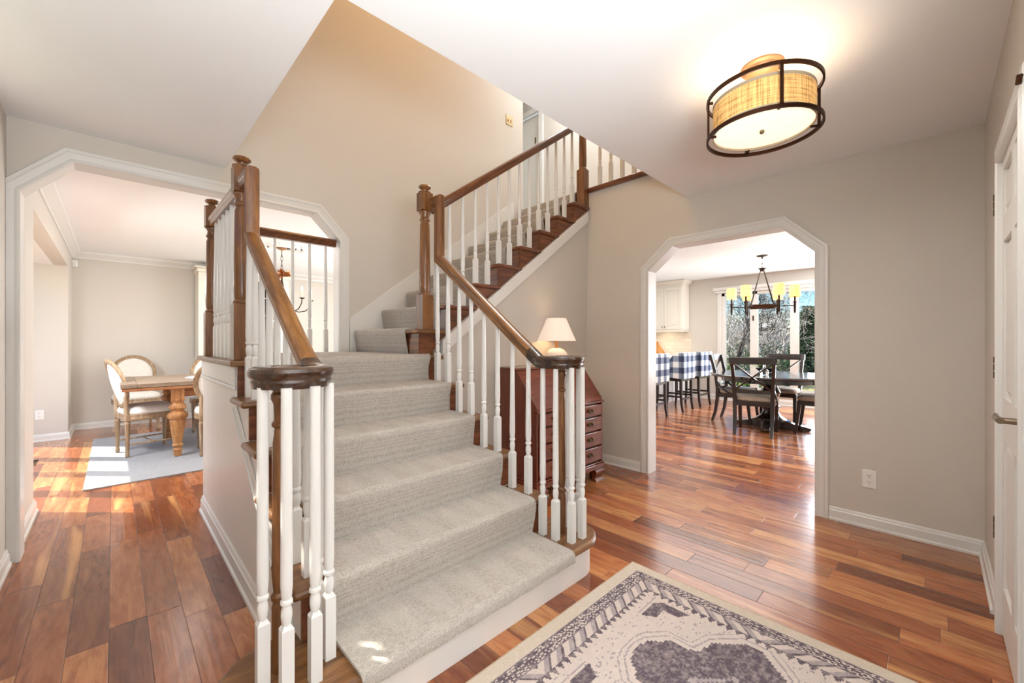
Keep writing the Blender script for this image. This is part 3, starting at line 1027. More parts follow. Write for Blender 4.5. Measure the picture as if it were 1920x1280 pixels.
def spiral(cx, cy, r0, dirn, z, turns=1.05):
    """volute: starts on the flight side heading -Y and curls outwards (dirn=+1 to +X, -1 to -X)"""
    pts = []
    N = 40
    for k in range(N + 1):
        f = k / N
        th = PI + 2 * PI * turns * f
        r = r0 - 0.062 * f
        x = r * math.cos(th)
        if dirn < 0: x = -x
        pts.append((cx + x, cy + r * math.sin(th), z))
    return pts


def flight_rail(xr, cx, cy, dirn, ytop, zg, ztop, ynew, parent):
    """gooseneck at the top newel, straight run, easing, level volute"""
    sp = spiral(cx, cy, 0.105, dirn, 1.100)
    x0 = sp[0][0]
    sl_ = RR / RUN
    ye = 1.66
    ze = zg - (ytop - ye) * sl_
    pts = [(xr, ynew, ztop), (xr, ytop, ztop), (xr, ytop, zg), (xr, ye, ze)]
    # easing by a quadratic curve from slope to level
    ya, za = ye, ze
    yb = 1.47
    yk = ya - (za - 1.100) / sl_
    for k in range(1, 9):
        f = k / 8
        y = (1 - f) ** 2 * ya + 2 * f * (1 - f) * yk + f * f * yb
        z = (1 - f) ** 2 * za + 2 * f * (1 - f) * 1.100 + f * f * 1.100
        pts.append((xr + (x0 - xr) * f * f, y, z))
    # ornament: round knuckle between level and vertical of the gooseneck
    m = MB()
    m.sweep(pts[:4] + pts[4:], RP, side0=(1, 0, 0)) if False else None
    allp = pts + sp[1:] if abs(pts[-1][1] - sp[0][1]) < 0.012 else pts + sp
    return allp


def sweep_rail(parent, pts, mat, name='handrail', mat2=None, nseg=0):
    # the gooseneck is vertical: give the sweep a fixed side there, a horizontal one elsewhere
    m = MB()
    P = [Vector(p) for p in pts]
    n, k = len(P), len(RP)
    vs, fs = [], []
    last = Vector((1, 0, 0))
    for i in range(n):
        t1 = (P[i] - P[i - 1]).normalized() if i else (P[1] - P[0]).normalized()
        t2 = (P[i + 1] - P[i]).normalized() if i < n - 1 else t1
        T = (t1 + t2).normalized()
        hz = Vector((T.x, T.y, 0))
        if hz.length > 0.05 and abs(T.z) < 0.95:
            s = Vector((hz.y, -hz.x, 0)).normalized()
        else:
            s = last
        if s.dot(last) < 0: s = -s
        last = s
        q = T.cross(s).normalized()
        if i == 0 and q.z < 0: q = -q
        if i and q.dot(lq) < 0: q = -q
        lq = q
        kk = max(T.dot(t1), 0.35)
        bx = t1.cross(t2)
        for a, b in RP:
            o = s * a + q * b
            if bx.length > 1e-4:
                bn = bx.normalized()
                ob = bn * o.dot(bn)
                o = ob + (o - ob) / kk
            vs.append(tuple(P[i] + o))
    for i in range(n - 1):
        for j in range(k):
            j2 = (j + 1) % k
            fs.append((i * k + j, i * k + j2, (i + 1) * k + j2, (i + 1) * k + j))
    fs += [tuple(range(k - 1, -1, -1)), tuple(range((n - 1) * k, n * k))]
    m.add(vs, fs)
    o = m.build(name, mat, parent, world=True, smooth=0.6)
    if mat2:
        o.data.materials.append(mat2)
        for i, f in enumerate(o.data.polygons):
            if i < nseg * k: f.material_index = 1
    return o


def volute_cap(parent, cx, cy):
    return MB().lathe([(0.030, 0), (0.042, 0.0), (0.046, 0.012), (0.050, 0.025), (0.055, 0.045), (0.050, 0.058), (0.034, 0.064), (0.002, 0.064)], (cx, cy, 1.069), 24).build('volute_cap', RAIL_D, parent, world=True)


def volute_newel(parent, cx, cy):
    L = 1.075 - RR
    return MB().lathe([(0.021, 0), (0.022, 0.20), (0.018, 0.215), (0.024, 0.225), (0.024, 0.236), (0.017, 0.246), (0.022, 0.30), (0.019, L - 0.18), (0.014, L - 0.14), (0.014, L - 0.135),
                      (0.022, L - 0.128), (0.022, L - 0.118), (0.015, L - 0.110), (0.017, L - 0.06), (0.024, L - 0.045), (0.024, L - 0.030), (0.019, L - 0.022), (0.021, L)], (cx, cy, RR), 16).build('volute_newel', OAK_Z, parent, world=True)


# right railing: volute, gooseneck, newel, then up the second flight
rr = thing('stair_railing', 'oak handrail on white balusters right of the stairs, from its volute up past the desk', 'railing', (1.735, 1.40, RR))
ptsR = flight_rail(1.648, 1.742, 1.400, +1, 2.440, 1.795, 2.205, 2.55, rr)
kv = next(i for i, p in enumerate(ptsR) if p[1] < 1.56)
sweep_rail(rr, ptsR[:kv + 1], RAIL, mat2=OAK_Z, nseg=2)
sweep_rail(rr, ptsR[kv:], RAIL_D, 'volute')
volute_cap(rr, 1.740, 1.400)
volute_newel(rr, 1.730, 1.398)


def z_rail(y, ytop, zg):
    return max(zg - (ytop - y) * RR / RUN, 1.10) - 0.030


for n in range(2, 6):
    for dy in (0.095, 0.222):
        y = YN[n] + dy
        baluster(1.65, y, n * RR, z_rail(y, 2.44, 1.795) if y < 2.42 else 1.79, rr)
for (x, y) in ((1.640, 1.455), (1.642, 1.368), (1.677, 1.292), (1.758, 1.286), (1.806, 1.345), (1.812, 1.425)):
    baluster(x, y, RR, 1.075, rr, rt=0.0130)
newel(1.605, 2.555, 6 * RR, 1.545, 2.145, 2.275, rr)
sweep_rail(rr, [(1.66, 2.553, 2.222 + 0.7185 * (1.66 - 1.736)), (3.40, 2.553, 2.222 + 0.7185 * (3.40 - 1.736))], RAIL_X)
for n in range(7, 15):
    for dx in (0.07, 0.195):
        x = XN[n] + dx
        if n == 7 and dx < 0.1: continue
        if x > 3.36: continue
        baluster(x, 2.553, n * RR, 2.222 + 0.7185 * (x - 1.736) - 0.028, rr)
newel(3.470, 2.530, 14 * RR, 2.975, 3.62, 3.75, rr)

# left railing: volute, gooseneck, newel
rl = thing('stair_railing', 'oak handrail left of the lower steps with a dark curled volute close to the viewer', 'railing', (0.385, 1.42, RR))
ptsL = flight_rail(0.497, 0.390, 1.415, -1, 2.400, 1.735, 2.050, 2.60, rl)
kv = next(i for i, p in enumerate(ptsL) if p[1] < 1.56)
sweep_rail(rl, ptsL[:kv + 1], RAIL, mat2=OAK_Z, nseg=2)
sweep_rail(rl, ptsL[kv:], RAIL_D, 'volute')
volute_cap(rl, 0.392, 1.415)
volute_newel(rl, 0.372, 1.428)
for n in range(2, 6):
    for dy in (0.095, 0.222):
        y = YN[n] + dy
        baluster(0.50, y, n * RR, z_rail(y, 2.40, 1.735) if y < 2.38 else 1.73, rl)
for (x, y) in ((0.502, 1.372), (0.437, 1.306), (0.357, 1.300), (0.313, 1.372), (0.502, 1.466)):
    baluster(x, y, RR, 1.075, rl, rt=0.0152)

# guard rail round the landing
rg = thing('landing_railing', 'level oak guard rail with two newels round the landing, across the dining arch', 'railing', (0.5, 3.1, 6 * RR))
newel(0.50, 2.625, 6 * RR, 1.415, 2.015, 2.155, rg)
newel(0.50, 3.565, 6 * RR, 1.415, 2.015, 2.155, rg)
sweep_rail(rg, [(0.50, 2.665, 2.045), (0.50, 3.525, 2.045)], RAIL_Y)
sweep_rail(rg, [(0.54, 3.575, 2.045), (1.360, 3.575, 2.045)], RAIL_X)
for k in range(6): baluster(0.50, 2.765 + 0.128 * k, 6 * RR, 2.017, rg)
for k in range(6): baluster(0.645 + 0.127 * k, 3.575, 6 * RR, 2.017, rg)

# balustrade of the upper hall, standing on the kitchen wall
ru = thing('upper_balustrade', 'white balusters on an oak nosing board at the upper floor edge, above the kitchen wall', 'railing', (XK, 2.0, 2.735))
MB().box(XK - 0.045, XK + 0.09, 1.30, 2.485, 2.735, 2.778).build('nosing_board', OAK_Y, ru, bevel=0.012, world=True)
for k in range(8): baluster(XK + 0.01, 2.36 - 0.127 * k, 2.778, 3.62, ru)
sweep_rail(ru, [(XK + 0.01, 2.49, 3.65), (XK + 0.01, 1.30, 3.65)], RAIL)


# ------------------------------------------------------------------ right wall closet door
def slab_door(n, x0, x1, y, z0, z1, face, rows, cols, mat, label, thick=0.035):
    """panel door in a wall of constant y whose visible side looks along face (+1/-1 in y)"""
    m = MB()
    back = y - face * thick
    fr_ = y
    xs = [x0 + (x1 - x0) * c for c in cols]
    zs = [z0 + (z1 - z0) * r for r in rows]
    # stiles and rails as a frame, recessed raised panels between
    holes = []
    for i in range(0, len(xs) - 1, 2):
        for j in range(0, len(zs) - 1, 2):
            holes.append((xs[i], xs[i + 1], zs[j], zs[j + 1]))
    xe = [x0] + xs + [x1]
    ze = [z0] + zs + [z1]
    for i in range(len(xe) - 1):
        for j in range(len(ze) - 1):
            hole = i % 2 == 1 and j % 2 == 1
            a, b, c, d = xe[i], xe[i + 1], ze[j], ze[j + 1]
            if not hole:
                m.box(a, b, min(back, fr_), max(back, fr_), c, d)
            else:
                r_ = y - face * 0.013
                m.box(a, b, min(back, r_), max(back, r_), c, d)
                e = 0.035
                q = y - face * 0.004
                A = [(a + 0.012, r_, c + 0.012), (b - 0.012, r_, c + 0.012), (b - 0.012, r_, d - 0.012), (a + 0.012, r_, d - 0.012)]
                B = [(a + e, q, c + e), (b - e, q, c + e), (b - e, q, d - e), (a + e, q, d - e)]
                m.add(A + B, [(0, 1, 5, 4), (1, 2, 6, 5), (2, 3, 7, 6), (3, 0, 4, 7), (4, 5, 6, 7)])
    return struct(m.build('door_%d' % n, mat, smooth=0), label)


d1 = slab_door(1, 1.905, 2.695, YD + 0.002, 0.012, 2.015, +1, (0.10, 0.40, 0.485, 0.80, 0.85, 0.945), (0.14, 0.45, 0.55, 0.86), DOORW, 'white six-panel closet door at the right edge')
dc = MB()
path = [(2.705, YD, 0), (2.705, YD, 2.025), (1.895, YD, 2.025), (1.895, YD, 0)]
dc.sweep([Vector(p) for p in path], [(a, b) for a, b in [(x, t) for x, t in CAS]], up=(0, 1, 0))
oc = dc.build('trim_9', TRIM, smooth=0.5)
struct(oc, 'casing of the closet door')
for z in (1.79, 1.10, 0.42):
    h = MB()
    h.box(2.672, 2.700, YD + 0.001, YD + 0.006, z - 0.045, z + 0.045)
    for k in range(3): h.lathe([(0.009, 0), (0.009, 0.027)], (2.694, YD + 0.014, z - 0.045 + 0.0315 * k), 10)
    h.build('hinge', HINGE, d1, smooth=0.6)
hd = MB()
hd.lathe([(0.030, 0), (0.030, 0.006), (0.024, 0.010)], (0, 0, 0), 4, M=Matrix.Translation((1.975, YD + 0.002, 0.965)) @ Matrix.Rotation(-PI / 2, 4, 'X'))
hd.tube([(1.975, YD + 0.005, 0.965), (1.975, YD + 0.055, 0.965)], 0.010, 10)
hd.tube([(1.965, YD + 0.055, 0.965), (2.03, YD + 0.060, 0.967), (2.085, YD + 0.056, 0.969)], [0.010, 0.009, 0.006], 10)
hd.build('lever_handle', NICKEL, d1)
MB().tube([(1.905, YD + 0.004, 1.985), (1.905, YD + 0.022, 1.985), (1.905, YD + 0.024, 1.965)], 0.008, 8).build('hook', BRONZE, d1)

# upstairs doorway seen through the balusters
door_up = struct(MB().box(4.80, 4.84, 4.29, 5.398, ZU, 4.80).build('door_2', DOORW, bevel=0.003), 'white door of the upper hall')
struct(MB().box(4.73, 4.755, 4.20, 4.29, ZU, 4.86).box(4.755, 4.87, 4.22, 4.29, ZU, 4.86).box(4.73, 4.755, 4.29, 5.3, 4.80, 4.88).build('trim_10', TRIM, bevel=0.004))
for z in (3.2, 4.35): MB().box(4.79, 4.802, 4.40, 4.42, z, z + 0.09).build('hinge', NICKEL, door_up)


# ------------------------------------------------------------------ outlets, switch, sensor
def outlet(loc, rz, label):
    """duplex receptacle whose plate looks along local -Y"""
    t = thing('wall_outlet', label, 'outlet', loc, rz)
    MB().box(-0.036, 0.036, -0.006, 0.0, -0.058, 0.058).build('cover_plate', PLATE, t, bevel=0.003)
    for dz in (-0.021, 0.021):
        f = MB().lathe([(0.0165, 0), (0.0165, 0.003)], n=20, M=Matrix.Translation((0, -0.006, dz)) @ Matrix.Rotation(PI / 2, 4, 'X')).build('receptacle', PLATE, t)
        MB().box(-0.0075, -0.0050, -0.0098, -0.009, dz - 0.001, dz + 0.008).box(0.0050, 0.0075, -0.0098, -0.009, dz - 0.001, dz + 0.007).box(-0.002, 0.002, -0.0098, -0.009, dz - 0.011, dz - 0.006).build('slot', BLACK, f, smooth=0)
    return t


outlet((XK, 0.298, 0.318), -PI / 2, 'white duplex outlet low on the wall between kitchen arch and closet door')
outlet((-0.645, BY1, 0.325), 0, 'white duplex outlet low on the sunny dining bay wall')
sw = thing('light_switch', 'ivory light switch plate high on the tan stairwell wall', 'switch', (3.37, YL, 3.83))
MB().box(-0.055, 0.055, -0.006, 0, -0.058, 0.058).build('cover_plate', IVORY, sw, bevel=0.003)
for dx in (-0.023, 0.023): MB().box(dx - 0.006, dx + 0.006, -0.016, -0.005, -0.012, 0.012).build('toggle', IVORY, sw, bevel=0.002)
sn = thing('motion_sensor', 'small white motion sensor in the upper corner of the dining room', 'sensor', (-0.385, YB - 0.03, 2.27))
MB().box(-0.03, 0.03, -0.025, 0.03, -0.045, 0.045).build('housing', PLATE, sn, bevel=0.01)
MB().box(-0.018, 0.018, -0.030, -0.022, -0.03, 0.012).build('lens', TRIM, sn, bevel=0.005)

# ------------------------------------------------------------------ flush drum ceiling light
FX, FY = 2.085, 0.540
cl = thing('ceiling_light', 'semi-flush drum light with glowing burlap shade in a bronze ring cage', 'ceiling light', (FX, FY, HC))
MB().lathe([(0.085, 0), (0.085, -0.008), (0.072, -0.014), (0.066, -0.030), (0.040, -0.038), (0.014, -0.045), (0.014, -0.14), (0.020, -0.15)], n=32).build('canopy', COPPER, cl)
RC = 0.222
cage = MB()
for z in (-0.125, -0.297):
    cage.sweep([(RC * math.cos(2 * PI * i / 64), RC * math.sin(2 * PI * i / 64), z) for i in range(64)], [(-0.004, -0.008), (0.004, -0.008), (0.004, 0.008), (-0.004, 0.008)], closed=True)
for k in range(4):
    a = R_(122 + 90 * k)
    c, s = math.cos(a), math.sin(a)
    cage.box(-0.004, 0.004, -0.006, 0.006, -0.297, -0.125, M=Matrix.Translation((RC * c, RC * s, 0)) @ Matrix.Rotation(a, 4, 'Z'))
    cage.box(-0.02, 0.004, -0.004, 0.004, -0.140, -0.130, M=Matrix.Translation((RC * c, RC * s, 0)) @ Matrix.Rotation(a, 4, 'Z'))
    cage.box(-0.034, 0.004, -0.005, 0.005, -0.295, -0.287, M=Matrix.Translation((RC * c, RC * s, 0)) @ Matrix.Rotation(a, 4, 'Z'))
cage.build('ring_cage', BRONZE, cl, smooth=0.4)
sd = MB()
RS = 0.198
sd.lathe([(RS, -0.270), (RS, -0.158)], n=64, cap=False)
shade = sd.build('drum_shade', SHADE_DRUM, cl)
MB().lathe([(RS + 0.0015, -0.286), (RS + 0.0015, -0.270), (RS - 0.003, -0.270), (RS - 0.003, -0.286), (RS + 0.0015, -0.286)], n=64, cap=False).lathe([(RS + 0.0015, -0.158), (RS + 0.0015, -0.145), (RS - 0.003, -0.145), (RS - 0.003, -0.158), (RS + 0.0015, -0.158)], n=64, cap=False).build('binding', SHADE_TRIM, shade, smooth=0.4)
MB().lathe([(RS - 0.004, -0.276), (RS - 0.02, -0.281), (0.10, -0.284), (0.012, -0.285)], n=48).build('diffuser', DIFFUSER, cl, smooth=0.8)
MB().lathe([(0.009, -0.284), (0.010, -0.294), (0.006, -0.300), (0.001, -0.301)], n=16).build('finial', NICKEL, cl)
sp_ = MB()
for k in range(3):
    a = R_(20 + 120 * k)
    sp_.tube([(0, 0, -0.150), (RS * math.cos(a), RS * math.sin(a), -0.150)], 0.003, 6)
sp_.build('spider', BRASS, cl)
lamp('POINT', 'ceiling_light_bulb', (FX, FY, HC - 0.20), 3, (1.0, 0.86, 0.68), radius=0.06)
lamp('AREA', 'ceiling_light_glow', (FX, FY, HC - 0.31), 7, (1.0, 0.92, 0.82), 0.3, 0.3, to=(0, 0, -1))

# ------------------------------------------------------------------ slant-front desk and lamp
DX0, DX1, DYF, DYB = 2.235, 3.095, 2.045, 2.485
dk = thing('secretary_desk', 'mahogany slant-front secretary desk with four drawers under the stairs', 'desk', ((DX0 + DX1) / 2, (DYF + DYB) / 2, 0))
ZS, ZT = 0.705, 0.985                    # writing height and top
YT = 2.255                               # front edge of the top


def dp(mb, name, mat, par=dk, **kw): return mb.build(name, mat, par, world=True, **kw)


sidep = [(DYF, 0.13), (DYB, 0.13), (DYB, ZT), (YT, ZT), (DYF, ZS + 0.01)]
dp(MB().prism(sidep, 'yz', DX0, DX0 + 0.02), 'side_panel', MAHOG, bevel=0.002)
dp(MB().prism(sidep, 'yz', DX1 - 0.02, DX1), 'side_panel', MAHOG, bevel=0.002)
dp(MB().box(DX0 + 0.02, DX1 - 0.02, DYF + 0.02, DYB, 0.13, ZS - 0.01), 'carcass', MAHOG_X, smooth=0)
dp(MB().box(DX0 - 0.006, DX1 + 0.006, YT - 0.006, DYB + 0.004, ZT, ZT + 0.018), 'top', MAHOG_X, bevel=0.005)
sd_ = [(DYF - 0.008, ZS - 0.006), (YT, ZT), (YT + 0.018, ZT), (DYF + 0.012, ZS - 0.006)]
dp(MB().prism(sd_, 'yz', DX0 + 0.02, DX1 - 0.02), 'slant_front', MAHOG_X, bevel=0.003)
dp(MB().box(DX0 - 0.004, DX1 + 0.004, DYF - 0.014, DYF + 0.03, ZS - 0.028, ZS - 0.008), 'lip_moulding', MAHOG_X, bevel=0.004)
dp(MB().box(DX0 - 0.012, DX1 + 0.012, DYF - 0.016, DYB, 0.105, 0.150).box(DX0 - 0.006, DX1 + 0.006, DYF - 0.010, DYB, 0.150, 0.165), 'base_moulding', MAHOG_X, bevel=0.006)


def pull(x, z, par):
    m = MB()
    pl = [(-0.038, 0.000), (-0.026, 0.017), (-0.012, 0.012), (0, 0.022), (0.012, 0.012), (0.026, 0.017), (0.038, 0.0), (0.026, -0.014), (0.012, -0.010), (0, -0.020), (-0.012, -0.010), (-0.026, -0.014)]
    m.prism([(x + a, z + b) for a, b in pl], 'xz', DYF - 0.014, DYF - 0.011)
    m.tube([(x - 0.026, DYF - 0.02, z + 0.004), (x - 0.024, DYF - 0.028, z - 0.008), (x - 0.012, DYF - 0.030, z - 0.016), (x + 0.012, DYF - 0.030, z - 0.016), (x + 0.024, DYF - 0.028, z - 0.008), (x + 0.026, DYF - 0.02, z + 0.004)], 0.0035, 8)
    m.tube([(x - 0.026, DYF - 0.012, z + 0.004), (x - 0.026, DYF - 0.024, z + 0.004)], 0.006, 8)
    m.tube([(x + 0.026, DYF - 0.012, z + 0.004), (x + 0.026, DYF - 0.024, z + 0.004)], 0.006, 8)
    return m.build('bail_pull', BRASS, par, world=False)


drz = [0.172, 0.306, 0.438, 0.564, 0.672]
for i in range(4):
    z0, z1 = drz[i] + 0.006, drz[i + 1] - 0.006
    m = MB().box(DX0 + 0.026, DX1 - 0.026, DYF - 0.010, DYF + 0.018, z0, z1)
    d = dp(m, 'drawer', MAHOG_X, bevel=0.006, seg=3)
    for x in (DX0 + 0.20, DX1 - 0.20):
        p_ = pull(x, (z0 + z1) / 2 + 0.004, d)
        o = dk.matrix_basis.translation
        for v in p_.data.vertices: v.co -= o
    e = MB().lathe([(0.008, 0), (0.008, 0.002)], n=12, M=Matrix.Translation(((DX0 + DX1) / 2, DYF - 0.010, (z0 + z1) / 2 + 0.02)) @ Matrix.Rotation(PI / 2, 4, 'X')).build('escutcheon', BRASS, d)
    for v in e.data.vertices: v.co -= dk.matrix_basis.translation
for x in (DX0 + 0.006, DX1 - 0.020):
    dp(MB().box(x, x + 0.014, DYF - 0.004, DYF + 0.02, ZS - 0.115, ZS - 0.03), 'lid_support', MAHOG, bevel=0.002)


def ogee_foot(x, y, sx, sy):
    """bracket foot with an ogee profile, two mitred faces"""
    prof = [(0.0, 0.105), (0.016, 0.085), (0.014, 0.062), (0.000, 0.040), (-0.002, 0.024), (0.012, 0.010), (0.016, 0.0), (-0.03, 0.0), (-0.03, 0.105)]
    m = MB()
    W = 0.115
    m.sweep([(x - sx * W, y, 0), (x, y, 0), (x, y - sy * W, 0)], [(a * (-sx * sy), b) for a, b in prof], up=(0, 0, 1))
    return m


for (x, sx) in ((DX0, -1), (DX1, 1)):
    for (y, sy) in ((DYF, -1), (DYB - 0.01, 1)):
        dp(ogee_foot(x, y, sx, sy), 'bracket_foot', MAHOG_X, smooth=0.6)

LX, LY, LZ = 2.825, 2.345, ZT + 0.018
tl = thing('table_lamp', 'lit table lamp with white cone shade and banded ceramic base on the desk', 'lamp', (LX, LY, LZ))
MB().lathe([(0.078, 0), (0.088, 0.01), (0.100, 0.045), (0.102, 0.075), (0.094, 0.105), (0.070, 0.132), (0.040, 0.146), (0.020, 0.150)], n=32).build('ceramic_base', CERAMIC, tl, smooth=1.0)
MB().lathe([(0.020, 0.150), (0.020, 0.156), (0.010, 0.160), (0.010, 0.215), (0.016, 0.217), (0.016, 0.250)], n=16).build('brass_neck', GOLD, tl)
MB().lathe([(0.172, 0.212), (0.086, 0.412)], n=48, cap=False).build('lamp_shade', SHADE_D, tl)
MB().lathe([(0.034, 0.25), (0.036, 0.28), (0.02, 0.31), (0.002, 0.32)], n=16).build('bulb', FLAME, tl)
lamp('POINT', 'table_lamp_bulb', (LX, LY, LZ + 0.29), 9, (1.0, 0.72, 0.42), radius=0.03)

# ------------------------------------------------------------------ hall rug
def hall_rug():
    x0, x1, y0, y1 = 0.20, 2.035, -0.165, 1.152
    nx, ny = 330, 236
    cx, cy = (x0 + x1) / 2, (y0 + y1) / 2
    hx, hy = (x1 - x0) / 2, (y1 - y0) / 2
    cream, dark, pink, grey, mid = [lin(c) for c in ((214, 200, 182), (98, 86, 96), (214, 200, 192), (168, 156, 158), (126, 113, 121))]
    rnd = random.Random(11)
    nz = {}

    def cell(i, j, k=0):
        key = (i, j, k)
        if key not in nz: nz[key] = rnd.random()
        return nz[key]

    def colour(x, y):
        u, v = abs(x - cx), abs(y - cy)
        dx, dy = hx - u, hy - v
        d = min(dx, dy)
        a = v if dx < dy else u                # running coordinate along the border
        if d < 0.062:
            return cream if d > 0.006 else lin((190, 168, 140))
        if d < 0.066: return mid
        if d < 0.118:                           # dark band of squiggles
            q = math.sin(a * 150 + 3 * math.sin(d * 220)) * math.sin(d * 190 + 2.2 * math.sin(a * 80))
            return pink if q > 0.28 else dark
        if d < 0.122: return mid
        if d < 0.205:                           # slanted blocks and a saw-tooth edge
            f = (d - 0.122) / 0.083
            s = (a / 0.075 + f * 1.1) % 1.0
            if f < 0.62:
                return pink if 0.16 < s < 0.62 else (grey if s >= 0.62 else dark)
            tri = abs(((a / 0.036) % 1.0) - 0.5) * 2
            return dark if tri > (f - 0.62) / 0.38 else pink
        # field: medallions repeat along the rug, corner chevrons between them
        q = 0.0115
        uu = abs(((x - 1.47 + 0.55) % 1.10) - 0.55)
        vv = abs(y - cy)
        su, sv = (math.floor(uu / q) + 0.5) * q, (math.floor(vv / q) + 0.5) * q

        def inside(a, b, g):
            lim = ((0.0, 0.325), (0.06, 0.310), (0.140, 0.245), (0.145, 0.150), (0.24, 0.120), (0.338, 0.030))
            a = max(a - g, 0.0)
            if a > 0.338: return False
            for (a0, b0), (a1, b1) in zip(lim, lim[1:]):
                if a <= a1:
                    return b <= b0 + (b1 - b0) * (a - a0) / max(a1 - a0, 1e-6) + g
            return b <= 0.03 + g
        if inside(su, sv, 0.0):
            core = su * 0.9 + sv
            if core < 0.045: return pink
            if core < 0.065: return mid
            if 0.095 < core < 0.115: return grey
            return dark if cell(int(x / 0.012), int(y / 0.007)) > 0.22 else mid
        if inside(uu, vv, 0.016): return pink
        if inside(uu, vv, 0.021): return grey
        if inside(uu, vv, 0.034): return pink
        if inside(uu, vv, 0.038): return grey
        ca_, cb_ = 0.345 - uu, 0.405 - vv
        if -0.02 < ca_ < 0.17 and -0.02 < cb_ < 0.17:
            lo_, hi_ = min(ca_, cb_), max(ca_, cb_)
            if lo_ < -0.014 and hi_ < 0.15: return grey
            if 0 <= lo_ < 0.052 and hi_ < 0.15 - lo_ * 0.6 and ca_ + cb_ > 0.03: return dark
        if cell(int(x / 0.010), int(y / 0.006), 1) > 0.93: return grey
        return pink

    m = MB()
    vs = [(x0 + (x1 - x0) * i / nx, y0 + (y1 - y0) * j / ny, 0.009) for j in range(ny + 1) for i in range(nx + 1)]
    fs = [(j * (nx + 1) + i, j * (nx + 1) + i + 1, (j + 1) * (nx + 1) + i + 1, (j + 1) * (nx + 1) + i) for j in range(ny) for i in range(nx)]
    rim = [i for i in range(nx + 1)] + [j * (nx + 1) + nx for j in range(1, ny + 1)] + [ny * (nx + 1) + i for i in range(nx - 1, -1, -1)] + [j * (nx + 1) for j in range(ny - 1, 0, -1)]
    n0 = len(vs)
    vs += [(vs[k][0], vs[k][1], 0.0005) for k in rim]
    L = len(rim)
    fs += [(rim[k], n0 + k, n0 + (k + 1) % L, rim[(k + 1) % L]) for k in range(L)]
    m.add(vs, fs)
    o = m.build('hall_rug', RUGM, smooth=0)
    at = o.data.color_attributes.new('rug', 'FLOAT_COLOR', 'CORNER')
    buf = []
    for p in o.data.polygons:
        c = p.center
        k = colour(c.x, c.y)
        buf.extend(list(k) * p.loop_total)
    at.data.foreach_set('color', buf)
    return tag(o, 'faded medallion rug in cream and aubergine on the hall floor before the stairs', 'rug')


hall_rug()

# ------------------------------------------------------------------ dining room furniture
tag(MB().prism([(-0.18, 4.78), (3.4, 4.78), (3.4, 7.2), (-0.18, 7.2)], 'xy', 0.0005, 0.012).build('dining_rug', RUGD, smooth=0), 'pale blue-grey flatweave rug under the dining table', 'rug')
TZ = 0.795
TX0, TX1, TY0, TY1 = 0.045, 2.95, 5.44, 6.62
dt = thing('dining_table', 'honey pine dining table with greyed top and turned legs, in the dining room', 'dining table', ((TX0 + TX1) / 2, (TY0 + TY1) / 2, 0.012))
top = MB()
nb = 6
for k in range(nb):
    a, b = TY0 + (TY1 - TY0) * k / nb, TY0 + (TY1 - TY0) * (k + 1) / nb
    top.box(TX0 + 0.12, TX1 - 0.12, a + 0.001, b - 0.001, TZ - 0.042, TZ)
top.box(TX0, TX0 + 0.119, TY0, TY1, TZ - 0.045, TZ + 0.001).box(TX1 - 0.119, TX1, TY0, TY1, TZ - 0.045, TZ + 0.001)
top.build('tabletop', PINE_X, dt, bevel=0.004, world=True)
MB().box(TX0 + 0.01, TX1 - 0.01, TY0 + 0.004, TY1 - 0.004, TZ - 0.075, TZ - 0.046).build('edge_board', PINE_E, dt, bevel=0.004, world=True)
ap = MB()
for y in (TY0 + 0.085, TY1 - 0.105): ap.box(TX0 + 0.45, TX1 - 0.45, y, y + 0.02, TZ - 0.165, TZ - 0.075)
for x in (TX0 + 0.43, TX1 - 0.45): ap.box(x, x + 0.02, TY0 + 0.10, TY1 - 0.10, TZ - 0.165, TZ - 0.075)
ap.build('apron', PINE_E, dt, world=True)
for x in (TX0 + 0.435, TX1 - 0.435):
    for y in (TY0 + 0.085, TY1 - 0.085):
        m = MB().box(x - 0.052, x + 0.052, y - 0.052, y + 0.052, TZ - 0.20, TZ - 0.075)
        m.lathe([(0.030, 0.0), (0.034, 0.03), (0.042, 0.075), (0.032, 0.085), (0.030, 0.10), (0.046, 0.11), (0.048, 0.125), (0.038, 0.135), (0.066, 0.355), (0.068, 0.375), (0.062, 0.385), (0.080, 0.40), (0.088, 0.425), (0.082, 0.45),
                 (0.058, 0.465), (0.050, 0.475), (0.056, 0.485), (0.074, 0.505), (0.070, 0.53), (0.050, 0.55), (0.046, 0.56), (0.058, 0.575), (0.060, 0.60)], (x, y, 0.012), 24)
        m.build('leg', PINE, dt, bevel=0.004, world=True)


